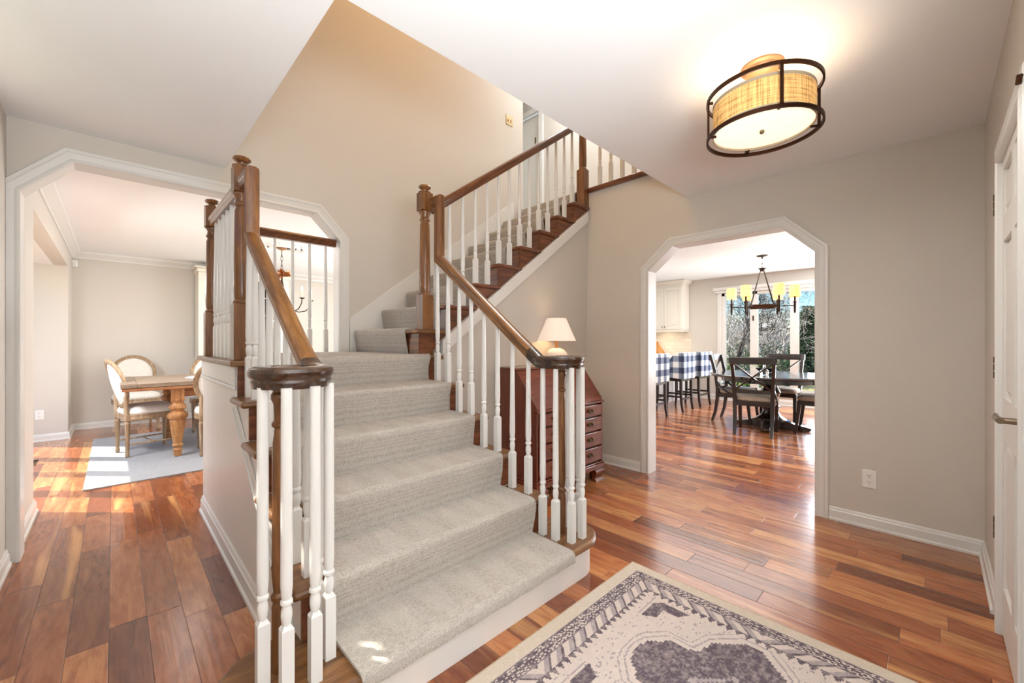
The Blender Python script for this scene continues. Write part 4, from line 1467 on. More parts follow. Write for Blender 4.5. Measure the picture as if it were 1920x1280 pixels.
def louis_chair(label, loc, rz, group='oval-back dining chairs'):
    """local: seat looks along +Y, origin on the floor below the seat centre"""
    t = thing('dining_chair', label, 'chair', loc, rz, group)
    m = MB()
    def seat(u, v):
        a = 2 * PI * u
        w = 0.245 + 0.02 * math.sin(a)
        x = math.copysign(abs(math.cos(a)) ** 0.55, math.cos(a)) * w
        y = math.copysign(abs(math.sin(a)) ** 0.55, math.sin(a)) * 0.235
        return x, y
    N = 40
    rim = [seat(i / N, 0) for i in range(N)]
    prof = [(1.0, 0.385), (1.012, 0.395), (1.0, 0.405), (1.0, 0.425), (1.012, 0.433), (1.0, 0.44)]
    vs = [(x * s, y * s, z) for s, z in prof for x, y in rim]
    fs = [(k * N + i, k * N + (i + 1) % N, (k + 1) * N + (i + 1) % N, (k + 1) * N + i) for k in range(len(prof) - 1) for i in range(N)] + [tuple(range(N))[::-1], tuple(range((len(prof) - 1) * N, len(prof) * N))]
    m.add(vs, fs)
    m.build('seat_frame', WEATHER, t, smooth=0.5)
    c = MB()
    prof = [(0.96, 0.436), (0.995, 0.452), (0.985, 0.475), (0.92, 0.498), (0.75, 0.515), (0.45, 0.524), (0.02, 0.527)]
    vs = [(x * s, y * s, z) for s, z in prof for x, y in rim]
    fs = [(k * N + i, k * N + (i + 1) % N, (k + 1) * N + (i + 1) % N, (k + 1) * N + i) for k in range(len(prof) - 1) for i in range(N)] + [tuple(range(N))[::-1], tuple(range((len(prof) - 1) * N, len(prof) * N))]
    c.add(vs, fs)
    c.build('seat_cushion', LINEN, t, smooth=1.2)
    for sx in (-1, 1):
        MB().box(sx * 0.205 - 0.026, sx * 0.205 + 0.026, 0.175, 0.227, 0.375, 0.43).lathe([(0.014, 0), (0.018, 0.012), (0.021, 0.03), (0.015, 0.045), (0.014, 0.05), (0.025, 0.34), (0.028, 0.348), (0.022, 0.358), (0.026, 0.375)], (sx * 0.205, 0.20, 0), 14).build('leg', WEATHER, t, bevel=0.003)
        MB().box(sx * 0.175 - 0.022, sx * 0.175 + 0.022, -0.232, -0.188, 0.375, 0.44).lathe([(0.014, 0), (0.017, 0.012), (0.020, 0.03), (0.014, 0.045), (0.014, 0.05), (0.023, 0.34), (0.026, 0.348), (0.020, 0.358), (0.022, 0.38)], (sx * 0.175, -0.21, 0), 14).build('leg', WEATHER, t, bevel=0.003)
    MB().tube([(-0.20, 0.19, 0.13), (-0.175, -0.20, 0.13)], 0.009, 8).tube([(0.20, 0.19, 0.13), (0.175, -0.20, 0.13)], 0.009, 8).tube([(-0.188, 0.0, 0.13), (0.188, 0.0, 0.13)], 0.009, 8).build('stretcher', WEATHER, t)
    # oval back, leaning
    lean = R_(13)
    M = Matrix.Translation((0, -0.225, 0.56)) @ Matrix.Rotation(lean, 4, 'X')
    A, B = 0.225, 0.245
    zc = 0.20
    path = [tuple(M @ Vector((A * math.cos(2 * PI * i / 48), 0.030 * math.cos(2 * PI * i / 48) ** 2, zc + B * math.sin(2 * PI * i / 48)))) for i in range(48)]
    nrm = (M.to_3x3() @ Vector((0, -1, 0)))
    fr_ = MB().sweep(path, [(-0.022, -0.012), (-0.012, -0.018), (0.0, -0.012), (0.012, -0.018), (0.020, -0.010), (0.020, 0.010), (0.0, 0.016), (-0.022, 0.010)], up=nrm, closed=True)
    for sx in (-1, 1):
        fr_.tube([(sx * 0.172, -0.212, 0.42), (sx * 0.174, -0.220, 0.50), tuple(M @ Vector((sx * 0.175, 0.018, 0.065)))], [0.024, 0.020, 0.018], 10)
    fr_.build('back_frame', WEATHER, t, smooth=0.6)
    pd = MB()
    def pad(side):
        vs, fs = [], []
        K = 7
        for k in range(K):
            s = 1 - k / (K - 1)
            for i in range(40):
                a = 2 * PI * i / 40
                x, z = (A - 0.02) * s * math.cos(a), (B - 0.02) * s * math.sin(a)
                y = 0.030 * (x / A) ** 2 + side * 0.020 * (1 - s * s)
                vs.append(tuple(M @ Vector((x, y, zc + z))))
        for k in range(K - 1):
            for i in range(40):
                fs.append((k * 40 + i, k * 40 + (i + 1) % 40, (k + 1) * 40 + (i + 1) % 40, (k + 1) * 40 + i))
        pd.add(vs, fs)
    pad(1); pad(-1)
    pd.build('back_pad', LINEN, t, smooth=1.2)
    return t


ch0 = louis_chair('oval-back linen chair at the sunny end of the dining table, seen from the side', (0.27, 6.02, 0.012), R_(-78))
copy_thing(ch0, (0.22, 7.64, 0.0), PI + R_(4), 'oval-back linen chair standing against the far dining wall, facing the viewer')
copy_thing(ch0, (0.98, 6.98, 0.012), PI - R_(6), 'oval-back linen chair on the far side of the dining table, half behind the stair landing')
copy_thing(ch0, (0.86, 5.52, 0.012), R_(-8), 'oval-back linen chair on the near side of the dining table, beside the stair panel')
mg = thing('open_book', 'white open book lying on the dining table', 'book', (0.75, 5.80, TZ + 0.001), R_(12))
MB().grid(lambda u, v: ((u - 0.5) * 0.32, (v - 0.5) * 0.22, 0.004 + 0.018 * abs(math.sin((u - 0.5) * 2 * PI * 0.98)) ** 0.8), 25, 4).grid(lambda u, v: ((u - 0.5) * 0.33, (v - 0.5) * 0.23, 0.0005), 3, 3).build('pages', PLATE, mg, smooth=0.9)

# hutch against the far dining wall
hu = thing('china_hutch', 'tall antique white china hutch with dark glass doors against the dining wall', 'cabinet', (1.55, 7.96, 0))


def hp(mb, name, mat, par=hu, **kw): return mb.build(name, mat, par, world=True, **kw)


HX0, HX1, HY = 0.92, 2.18, 7.78
hp(MB().box(HX0, HX1, HY + 0.02, YB - 0.02, 0, 0.92).box(HX0 + 0.0, HX1, HY + 0.06, YB - 0.02, 0.92, 0.96).box(HX0, HX0 + 0.03, HY + 0.02, YB - 0.02, 0.96, 2.27).box(HX1 - 0.03, HX1, HY + 0.02, YB - 0.02, 0.96, 2.27).box(HX0, HX1, YB - 0.04, YB - 0.02, 0.96, 2.27), 'body', HUTCH, bevel=0.003)
hp(MB().box(HX0 - 0.05, HX1 + 0.05, HY - 0.05, YB - 0.02, 2.33, 2.36).box(HX0 - 0.02, HX1 + 0.02, HY - 0.02, YB - 0.02, 2.27, 2.33), 'crown', HUTCH, bevel=0.012)
hp(MB().box(HX0, HX0 + 0.22, HY, HY + 0.02, 0.0, 2.27).box(HX1 - 0.22, HX1, HY, HY + 0.02, 0.0, 2.27), 'pilaster', HUTCH, bevel=0.004)
hp(MB().box(HX0 + 0.03, HX1 - 0.03, YB - 0.05, YB - 0.041, 0.96, 2.27), 'back_lining', DARKGL, smooth=0)
for z in (1.35, 1.75): hp(MB().box(HX0 + 0.03, HX1 - 0.03, HY + 0.05, YB - 0.05, z, z + 0.015), 'shelf', DARKGL, smooth=0)
mid_ = (HX0 + HX1) / 2
for (a, b) in ((HX0 + 0.22, mid_), (mid_, HX1 - 0.22)):
    m = MB().box(a + 0.003, a + 0.055, HY, HY + 0.022, 1.0, 2.26).box(b - 0.055, b - 0.003, HY, HY + 0.022, 1.0, 2.26).box(a, b, HY, HY + 0.022, 0.97, 1.04).box(a, b, HY, HY + 0.022, 2.20, 2.265)
    for z in (1.34, 1.64, 1.92): m.box(a, b, HY + 0.004, HY + 0.018, z, z + 0.014)
    d = hp(m, 'glass_door', HUTCH, smooth=0)
    g = MB().box(a + 0.05, b - 0.05, HY + 0.012, HY + 0.016, 1.03, 2.21).build('pane', GLASS, d, smooth=0)
    for v in g.data.vertices: v.co -= hu.matrix_basis.translation
    hp(MB().box(a + 0.01, b - 0.01, HY, HY + 0.02, 0.06, 0.90).box(a + 0.08, b - 0.08, HY - 0.008, HY, 0.14, 0.82), 'door', HUTCH, bevel=0.004)


# dining chandelier
DCX, DCY = 1.585, 5.98
dch = thing('candle_chandelier', 'iron candle chandelier with gilt leaves hanging in the dining room', 'chandelier', (DCX, DCY, 2.44))
MB().lathe([(0.065, 0), (0.065, -0.008), (0.045, -0.022), (0.015, -0.030), (0.008, -0.045)], n=20).build('canopy', COPPER, dch)


def chain(m, z0, z1, r=0.012, x=0, y=0):
    n = max(2, int((z0 - z1) / (r * 2.6)))
    for k in range(n):
        zc = z0 - (z0 - z1) * (k + 0.5) / n
        h = (z0 - z1) / n * 0.68
        ang = 0 if k % 2 else PI / 2
        m.tube([(x + r * 0.6 * math.cos(ang) * math.cos(a), y + r * 0.6 * math.sin(ang) * math.cos(a), zc + h * math.sin(a)) for a in [2 * PI * i / 10 for i in range(10)]], 0.0026, 5, closed=True)


m = MB()
chain(m, -0.045, -0.30, 0.020)
m.build('chain', IRON, dch)
m = MB()
rnd = random.Random(3)
for k in range(16):
    a, e = rnd.uniform(0, 2 * PI), rnd.uniform(-0.5, 1.0)
    c = Vector((math.cos(a) * 0.045, math.sin(a) * 0.045, -0.36 + 0.03 * e))
    M = Matrix.Translation(c) @ Matrix.Rotation(a, 4, 'Z') @ Matrix.Rotation(-e, 4, 'Y')
    m.grid(lambda u, v: tuple(M @ Vector(((v - 0.3) * 0.09, (u - 0.5) * 0.055 * math.sin(PI * min(max(v, 0.02), 0.98)), 0.02 * math.cos(u * PI)))), 5, 6)
m.build('gilt_leaves', GOLD, dch, smooth=0.8)
m = MB()
m.lathe([(0.008, -0.30), (0.014, -0.36), (0.010, -0.42), (0.024, -0.50), (0.012, -0.58), (0.030, -0.70), (0.040, -0.76), (0.020, -0.82), (0.012, -0.86), (0.002, -0.88)], n=14)
m.build('stem', IRON, dch)
for k in range(6):
    a = R_(-15 + 10 + 60 * k)
    c, s = math.cos(a), math.sin(a)
    pts = [(r_ * c, r_ * s, z_) for r_, z_ in ((0.02, -0.72), (0.10, -0.80), (0.20, -0.835), (0.29, -0.815), (0.345, -0.74), (0.355, -0.68))]
    arm = MB().tube(pts, 0.006, 8).lathe([(0.010, -0.685), (0.030, -0.675), (0.032, -0.668), (0.012, -0.665)], (0.355 * c, 0.355 * s, 0), 14).build('arm', IRON, dch)
    MB().lathe([(0.011, -0.666), (0.011, -0.585), (0.006, -0.580)], (0.355 * c, 0.355 * s, 0), 12).build('candle_sleeve', WAX, arm)
    MB().lathe([(0.005, -0.580), (0.010, -0.565), (0.009, -0.545), (0.003, -0.520), (0.001, -0.515)], (0.355 * c, 0.355 * s, 0), 10).build('bulb', FLAME, arm)

med = MB()
for k in range(3): med.lathe([(0.10 + 0.07 * k, 0), (0.115 + 0.07 * k, -0.012), (0.13 + 0.07 * k, -0.016), (0.15 + 0.07 * k, -0.008), (0.155 + 0.07 * k, 0)], (DCX, DCY, 2.44), 40)
for k in range(20):
    a = 2 * PI * k / 20
    med.lathe([(0.018, 0), (0.016, -0.012), (0.004, -0.02)], (DCX + 0.30 * math.cos(a), DCY + 0.30 * math.sin(a), 2.44), 8)
struct(med.build('trim_11', CEIL, smooth=0.8), 'plaster ceiling medallion over the candle chandelier')

# floor register in the dining bay
fv = thing('floor_register', 'small metal floor register in the sunlit dining bay', 'vent', (-0.60, 6.25, 0.0))
m = MB().box(-0.05, 0.05, -0.13, 0.13, 0.0005, 0.004)
for k in range(9): m.box(-0.035, 0.035, -0.11 + 0.026 * k, -0.10 + 0.026 * k, 0.004, 0.007)
m.build('grille', STEEL, fv, smooth=0)

# ------------------------------------------------------------------ kitchen
# peninsula and its top
pe = thing('kitchen_peninsula', 'white panelled peninsula cabinet behind the plaid stools', 'cabinet', (7.1, 4.1, 0))
MB().box(5.0, 9.0, 3.70, 4.35, 0.0, 0.878).build('body', TRIM, pe, world=True, smooth=0)
for k in range(5): MB().box(5.1 + 0.78 * k, 5.76 + 0.78 * k, 3.688, 3.70, 0.16, 0.80).box(5.16 + 0.78 * k, 5.70 + 0.78 * k, 3.682, 3.69, 0.22, 0.74).build('panel', TRIM, pe, world=True, bevel=0.004)
MB().box(5.0, 9.0, 3.685, 3.70, 0.0, 0.11).build('base_moulding', TRIM, pe, world=True, bevel=0.004)
tag(MB().box(4.9, 9.02, 3.46, 4.42, 0.88, 0.92).build('peninsula_countertop', QUARTZ, bevel=0.006), 'white stone countertop of the peninsula behind the stools', 'countertop')


def wall_cabinet(y0, y1, label):
    t = thing('wall_cabinet', label, 'cabinet', (8.865, (y0 + y1) / 2, 1.42), 0, 'cream wall cabinets')
    a, b = y0, y1
    MB().box(8.70, XF - 0.002, a, b, 1.45, 2.44).build('body', CREAM, t, world=True, smooth=0)
    MB().box(8.69, XF - 0.002, a, b, 1.42, 1.46).build('light_rail', CREAM, t, world=True, bevel=0.004)
    mid = (a + b) / 2
    for (p, q, kn) in ((a + 0.012, mid - 0.003, mid - 0.03), (mid + 0.003, b - 0.012, mid + 0.03)):
        m = MB()
        x = 8.70
        m.box(x - 0.02, x, p, p + 0.06, 1.475, 2.39).box(x - 0.02, x, q - 0.06, q, 1.475, 2.39).box(x - 0.02, x, p + 0.06, q - 0.06, 1.475, 1.54).box(x - 0.02, x, p + 0.06, q - 0.06, 2.325, 2.39)
        m.box(x - 0.010, x, p + 0.06, q - 0.06, 1.54, 2.325).box(x - 0.018, x, p + 0.09, q - 0.09, 1.57, 2.295)
        d = m.build('door', CREAM, t, world=True, bevel=0.004)
        kb = MB().lathe([(0.005, 0), (0.005, 0.012), (0.013, 0.018), (0.014, 0.026), (0.006, 0.030)], n=12, M=Matrix.Translation((x - 0.02, kn, 1.53)) @ Matrix.Rotation(-PI / 2, 4, 'Y')).build('knob', NICKEL, d)
        for v in kb.data.vertices: v.co -= t.matrix_basis.translation
    MB().sweep([(XF - 0.005, a - 0.0, 2.44), (8.70, a - 0.0, 2.44), (8.70, b, 2.44)], [(-s_, z_) for s_, z_ in [(0, 0), (0.01, 0), (0.02, 0.02), (0.05, 0.05), (0.07, 0.065), (0.07, 0.085), (0, 0.085)]] if False else [(0, 0), (-0.01, 0), (-0.02, 0.02), (-0.05, 0.05), (-0.07, 0.065), (-0.07, 0.085), (0, 0.085)], up=(0, 0, 1)).build('crown', CREAM, t, world=True)
    return t


wall_cabinet(3.745, 4.56, 'cream double-door wall cabinet with crown, left of the kitchen window')
lamp('AREA', 'under_cabinet_light', (8.82, 4.25, 1.41), 3.0, (1.0, 0.82, 0.58), 0.2, 1.0, to=(0.2, 0, -1))
bc = thing('base_cabinet', 'cream base cabinet below the tiled kitchen corner', 'cabinet', (8.7, 5.2, 0))
MB().box(8.42, XF - 0.002, 4.43, 5.98, 0, 0.878).build('body', CREAM, bc, world=True, smooth=0)
tag(MB().box(8.39, XF - 0.002, 4.43, 5.98, 0.88, 0.92).build('corner_countertop', QUARTZ, bevel=0.006), 'white stone countertop along the tiled kitchen wall', 'countertop')

kb_ = thing('knife_block', 'slanted wooden knife block on the kitchen counter under the wall cabinet', 'knife block', (8.45, 4.12, 0.92), R_(-152))
MB().prism([(-0.10, 0.0), (0.12, 0.0), (-0.06, 0.30), (-0.19, 0.20)], 'yz', -0.09, 0.09).build('block', BAMBOO, kb_, bevel=0.004)
for k in range(3):
    M = Matrix.Translation((-0.05 + 0.05 * k, -0.125, 0.25)) @ Matrix.Rotation(R_(36), 4, 'X')
    MB().box(-0.010, 0.010, -0.014, 0.014, -0.01, 0.11, M=M).build('knife_handle', BLACK, kb_, bevel=0.004)


def stool(label, loc, rz=0.0):
    """local: back looks along -Y, seat opens to +Y"""
    t = thing('counter_stool', label, 'stool', loc, rz, 'plaid counter stools')
    legs = [(-0.225, -0.22), (0.225, -0.22), (-0.215, 0.20), (0.215, 0.20)]
    for (x, y) in legs:
        kick = -0.035 if y < 0 else 0.02
        MB().sweep([(x, y, 0.56), (x, y, 0.30), (x, y + kick * 0.4, 0.12), (x, y + kick, 0.0)], [(-0.019, -0.019), (0.019, -0.019), (0.019, 0.019), (-0.019, 0.019)], side0=(1, 0, 0), scales=[1.1, 1, 0.9, 0.8]).build('leg', WALNUT, t, smooth=0.4)
    MB().box(-0.24, 0.24, -0.235, 0.215, 0.525, 0.60).build('apron', WALNUT, t, bevel=0.004)
    for (a, b, z) in ((0, 1, 0.22), (2, 3, 0.22), (0, 2, 0.26), (1, 3, 0.26), ):
        p, q = legs[a], legs[b]
        MB().sweep([(p[0], p[1], z), (q[0], q[1], z)], [(-0.010, -0.016), (0.010, -0.016), (0.010, 0.016), (-0.010, 0.016)]).build('stretcher', WALNUT, t, smooth=0.4)
    MB().box(-0.238, 0.238, -0.18, 0.235, 0.60, 0.675).build('seat_cushion', PLAID, t, bevel=0.025, seg=3)
    # wrap-around upholstered back with sloping wings
    wing = [(-0.275, 0.56), (0.10, 0.60), (0.10, 0.72), (-0.10, 0.985), (-0.16, 1.015), (-0.275, 1.015)]
    b = MB().box(-0.265, 0.265, -0.285, -0.215, 0.565, 1.02)
    b.build('back_upholstery', PLAID, t, bevel=0.018, seg=3)
    for sx in (-1, 1):
        w_ = MB().prism(wing, 'yz', sx * 0.235, sx * 0.265).build('wing_upholstery', PLAID, t, bevel=0.008)
        tk = MB()
        for k in range(6):
            f = (k + 0.5) / 6
            y, z = 0.10 + (-0.10 - 0.10) * f - 0.006, 0.72 + (0.985 - 0.72) * f - 0.012
            tk.lathe([(0.007, 0), (0.005, 0.004), (0.001, 0.006)], n=8, M=Matrix.Translation((sx * 0.265, y, z)) @ Matrix.Rotation(sx * PI / 2, 4, 'Y'))
        tk.build('nailheads', NICKEL, w_)
    return t


s0 = stool('navy plaid counter stool cut by the arch casing, nearest of the three', (6.17, 3.26, 0))
copy_thing(s0, (7.17, 3.25, 0), R_(2), 'navy plaid counter stool in the middle of the row, dark winged side showing')
copy_thing(s0, (7.96, 3.25, 0), R_(-1), 'navy plaid counter stool at the far end, beside the window wall')

# round table
KX, KY = 6.68, 1.62
rt = thing('round_table', 'dark round pedestal table in the kitchen nook', 'table', (KX, KY, 0))
MB().lathe([(0.74, 0.710), (0.765, 0.716), (0.775, 0.728), (0.770, 0.744), (0.758, 0.752), (0.02, 0.754)], n=72).build('tabletop', EBONY, rt, smooth=0.5)
MB().lathe([(0.62, 0.650), (0.62, 0.710)], n=60).build('apron', EBONY, rt)
MB().lathe([(0.19, 0.10), (0.19, 0.13), (0.13, 0.17), (0.10, 0.22), (0.095, 0.25), (0.115, 0.28), (0.115, 0.30), (0.085, 0.33), (0.10, 0.42), (0.12, 0.50), (0.09, 0.56), (0.08, 0.58), (0.13, 0.62), (0.20, 0.65)], n=28).build('pedestal', EBONY, rt, smooth=0.7)
for k in range(4):
    a = R_(45 + 90 * k - 40)
    M = Matrix.Rotation(a, 4, 'Z')
    MB().prism([(0.05, 0.0), (0.44, 0.0), (0.47, 0.02), (0.47, 0.045), (0.40, 0.06), (0.26, 0.085), (0.16, 0.13), (0.05, 0.14)], 'xz', -0.055, 0.055, M=M).build('foot', EBONY, rt, bevel=0.006)


def x_chair(label, loc, rz):
    """local: seat looks along +Y, origin on the floor under the seat centre"""
    t = thing('cross_back_chair', label, 'chair', loc, rz, 'dark cross-back kitchen chairs')
    sq = lambda w: [(-w, -w), (w, -w), (w, w), (-w, w)]
    for sx in (-1, 1):
        # rear leg runs on into the back post
        MB().sweep([(sx * 0.205, -0.285, 0.0), (sx * 0.208, -0.235, 0.16), (sx * 0.21, -0.210, 0.34), (sx * 0.212, -0.205, 0.50), (sx * 0.222, -0.235, 0.74), (sx * 0.238, -0.300, 1.0)], sq(0.02), side0=(1, 0, 0), scales=[0.85, 1, 1.15, 1.15, 1, 0.95]).build('leg', WALNUT, t, smooth=0.5)
        MB().sweep([(sx * 0.215, 0.245, 0.0), (sx * 0.215, 0.222, 0.16), (sx * 0.215, 0.205, 0.34), (sx * 0.212, 0.20, 0.43)], sq(0.02), side0=(1, 0, 0), scales=[0.8, 0.95, 1.1, 1.15]).build('leg', WALNUT, t, smooth=0.5)
    MB().box(-0.225, 0.225, -0.215, 0.215, 0.375, 0.435).build('seat_frame', WALNUT, t, bevel=0.004)
    def top(u, v): return None
    N = 36
    rim = []
    for i in range(N):
        a = 2 * PI * i / N
        rim.append((math.copysign(abs(math.cos(a)) ** 0.45, math.cos(a)) * 0.245, math.copysign(abs(math.sin(a)) ** 0.45, math.sin(a)) * 0.225 + 0.015))
    prof = [(0.95, 0.436), (1.0, 0.450), (0.995, 0.470), (0.93, 0.492), (0.75, 0.506), (0.4, 0.513), (0.02, 0.515)]
    vs = [(x * s, y * s, z) for s, z in prof for x, y in rim]
    fs = [(k * N + i, k * N + (i + 1) % N, (k + 1) * N + (i + 1) % N, (k + 1) * N + i) for k in range(len(prof) - 1) for i in range(N)] + [tuple(range(N))[::-1], tuple(range((len(prof) - 1) * N, len(prof) * N))]
    MB().add(vs, fs).build('seat_cushion', SEATF, t, smooth=1.2)
    # curved top rail and lower back rail
    tr = [(0.262 * x, -0.300 - 0.035 * (1 - x * x), 0.965) for x in [-1 + k / 5 for k in range(11)]]
    MB().sweep(tr, [(-0.012, -0.045), (0.012, -0.045), (0.014, 0.035), (0.006, 0.045), (-0.010, 0.045), (-0.014, 0.03)]).build('top_rail', WALNUT, t, smooth=0.5)
    lr = [(0.215 * x, -0.215 - 0.030 * (1 - x * x), 0.565) for x in [-1 + k / 5 for k in range(11)]]
    MB().sweep(lr, [(-0.010, -0.024), (0.010, -0.024), (0.010, 0.024), (-0.010, 0.024)]).build('lower_rail', WALNUT, t, smooth=0.5)
    for sx in (-1, 1):
        pts = []
        for k in range(9):
            f = k / 8
            x = sx * (-0.205 + 0.425 * f)
            pts.append((x, -0.222 - 0.075 * f - 0.030 * (1 - (x / 0.22) ** 2) + sx * 0.006, 0.585 + 0.345 * f))
        MB().sweep(pts, [(-0.009, -0.013), (0.009, -0.013), (0.009, 0.013), (-0.009, 0.013)], up=(0, 1, 0.2)).build('cross_slat', WALNUT, t, smooth=0.5)
        MB().sweep([(sx * 0.222, -0.225, 0.62), (sx * 0.24, -0.16, 0.53), (sx * 0.242, -0.06, 0.455), (sx * 0.236, 0.03, 0.42)], [(-0.008, -0.014), (0.008, -0.014), (0.008, 0.014), (-0.008, 0.014)], side0=(1, 0, 0)).build('side_brace', WALNUT, t, smooth=0.5)
    return t


c0 = x_chair('dark cross-back chair with its back to the hall, in front of the round table', (6.12, 1.66, 0), R_(-82))
copy_thing(c0, (6.80, 2.10, 0), R_(180 + 2), 'dark cross-back chair seen from its side at the left of the round table')
copy_thing(c0, (7.40, 1.66, 0), R_(92), 'dark cross-back chair on the window side of the round table')
copy_thing(c0, (6.70, 1.06, 0), R_(4), 'dark cross-back chair right of the round table, half hidden by the arch')

# on the round table
de = thing('glass_decanter', 'small clear glass decanter on the round kitchen table', 'decanter', (6.40, 1.63, 0.754))
MB().lathe([(0.045, 0.001), (0.055, 0.02), (0.050, 0.06), (0.020, 0.085), (0.016, 0.12), (0.024, 0.13)], n=20).build('vessel', CRYSTAL, de, smooth=0.9)
MB().lathe([(0.012, 0.125), (0.026, 0.145), (0.028, 0.165), (0.012, 0.185), (0.002, 0.19)], n=14).build('stopper', CRYSTAL, de, smooth=0.9)
pl_ = thing('potted_plant', 'low leafy green plant in a dark bowl on the round kitchen table', 'plant', (6.95, 1.75, 0.754))
MB().lathe([(0.05, 0.0), (0.09, 0.015), (0.13, 0.05), (0.135, 0.06), (0.12, 0.055), (0.02, 0.05)], n=24).build('bowl', IRON, pl_, smooth=0.8)
m = MB()
rnd = random.Random(8)
for k in range(60):
    a, tl_, e = rnd.uniform(0, 2 * PI), rnd.uniform(0.08, 0.19), rnd.uniform(0.1, 0.9)
    M = Matrix.Rotation(a, 4, 'Z') @ Matrix.Translation((0.02, 0, 0.055)) @ Matrix.Rotation(-e, 4, 'Y')
    m.grid(lambda u, v: tuple(M @ Vector((v * tl_, (u - 0.5) * 0.035 * math.sin(PI * min(max(v, 0.03), 0.97)), 0.012 * math.sin(v * 3) - 0.008 * abs(u - 0.5)))), 3, 6)
m.build('leaves', LEAF, pl_, smooth=0.9)

# kitchen chandelier
CX, CY = 7.15, 1.85
kc = thing('shaded_chandelier', 'iron chandelier with six glowing drum shades above the round kitchen table', 'chandelier', (CX, CY, HK))
MB().lathe([(0.075, 0), (0.075, -0.010), (0.05, -0.016), (0.012, -0.022), (0.008, -0.05)], n=24).build('canopy', IRON, kc)
m = MB()
chain(m, -0.05, -0.185, 0.030)
m.build('chain', IRON, kc)
MB().lathe([(0.008, -0.185), (0.055, -0.195), (0.055, -0.203), (0.035, -0.212), (0.030, -0.235), (0.008, -0.245)], n=20).build('hub', IRON, kc)
th0 = R_(-75.5)
m = MB()
for k in range(4):
    a = th0 + R_(45 + 90 * k)
    m.tube([(0.025 * math.cos(a), 0.025 * math.sin(a), -0.22), (0.215 * math.cos(a), 0.215 * math.sin(a), -0.765)], 0.006, 8)
m.build('support_rod', IRON, kc)
m = MB()
ring = [(0.235 * math.cos(th0 + R_(45 + 90 * k)) * 1.0, 0.235 * math.sin(th0 + R_(45 + 90 * k)), -0.785) for k in range(4)]
m.sweep(ring, [(-0.010, -0.024), (0.010, -0.024), (0.010, 0.024), (-0.010, 0.024)], closed=True)
m.build('square_frame', BRONZE, kc, smooth=0.3)
for k in range(6):
    a = th0 + R_(60 * k)
    c, s = math.cos(a), math.sin(a)
    r0, r1 = 0.15, 0.415
    arm = MB().tube([(r0 * c, r0 * s, -0.785), (r1 * c, r1 * s, -0.785)], 0.006, 8).lathe([(0.004, -0.90), (0.012, -0.885), (0.014, -0.875), (0.017, -0.74), (0.030, -0.735), (0.030, -0.728), (0.012, -0.725), (0.012, -0.62)], (r1 * c, r1 * s, 0), 14).build('arm', IRON, kc)
    MB().lathe([(0.072, -0.655), (0.070, -0.485)], (r1 * c, r1 * s, 0), 28, cap=False).build('drum_shade', SHADE_K, arm)
    if k in (1, 3, 5): lamp('POINT', 'chandelier_bulb', (CX + r1 * c, CY + r1 * s, HK - 0.57), 3.0, (1, 0.8, 0.5), radius=0.03)

# ------------------------------------------------------------------ outdoors
struct(MB().box(9.3, 90, -45, 45, -0.40, -0.32).build('lawn', LAWN, smooth=0))
struct(MB().box(-40, -2.2, -40, 60, -0.40, -0.32).build('ground_front', LAWN, smooth=0))


def bare_tree(name, label, loc, h, seed, mat, spread=0.55, levels=6, group='bare trees beyond the kitchen window', trunk_r=None):
    rnd = random.Random(seed)
    m = MB()

    def grow_(p, d, L, r, lev):
        steps = 3 if lev < 3 else 2
        pts, rs = [p], [r]
        q = p
        for s in range(steps):
            d = (d + Vector((rnd.gauss(0, 0.16), rnd.gauss(0, 0.16), rnd.gauss(0.02, 0.10)))).normalized()
            q = q + d * (L / steps)
            pts.append(q)
            rs.append(r * (1 - 0.42 * (s + 1) / steps))
        n = 6 if lev < 2 else 3
        m.tube([tuple(x) for x in pts], rs, n)
        if lev >= levels: return
        kids = 3 if lev < levels - 1 else 4
        for k in range(kids):
            i = rnd.randint(1, len(pts) - 1) if k else len(pts) - 1
            a = rnd.uniform(0, 2 * PI)
            perp = d.cross(Vector((math.cos(a), math.sin(a), 0.3))).normalized()
            nd = (d * (1 - spread * 0.4) + perp * rnd.uniform(0.5, 1.1) * spread * 1.5 + Vector((0, 0, 0.05))).normalized()
            grow_(pts[i], nd, L * rnd.uniform(0.60, 0.82), max(rs[i] * 0.62, 0.006), lev + 1)
    grow_(Vector((0, 0, 0)), Vector((rnd.gauss(0, 0.1), rnd.gauss(0, 0.1), 1)).normalized(), h * 0.30, trunk_r or h * 0.016, 0)
    o = m.build('branches', mat, None, smooth=0)
    t = thing(name, label, 'tree', loc, 0, group)
    o.parent = t
    return t


def at(u, depth):
    """ground point seen at image column u at the given depth along the view axis"""
    a = (u - 960) / FPX
    ca, sa = math.cos(YAW), math.sin(YAW)
    return (depth * (ca + a * sa), depth * (sa - a * ca))


spots = [(1375, 13.5, 4.6, 1, BARKD, 'dark-limbed bare tree reaching low across the left kitchen window pane'),
         (1350, 19.0, 7.0, 2, BARK, 'pale bare tree behind the dark-limbed one, at the left window edge'),
         (1405, 17.0, 5.6, 3, BARK, 'pale bare tree behind the first window mullion'),
         (1440, 15.5, 5.2, 4, BARK, 'pale twiggy bare tree filling the middle kitchen window pane'),
         (1452, 20.0, 5.4, 5, BARK, 'tall pale bare tree right of the middle window pane'),
         (1425, 23.0, 7.6, 6, BARK, 'distant pale bare tree behind the middle pane'),
         (1385, 24.0, 7.4, 9, BARK, 'distant pale bare tree behind the left pane')]
for u, dpt, h, sd__, mt, lb in spots:
    x, y = at(u, dpt)
    bare_tree('bare_tree', lb, (x, y, -0.33), h, sd__, mt)

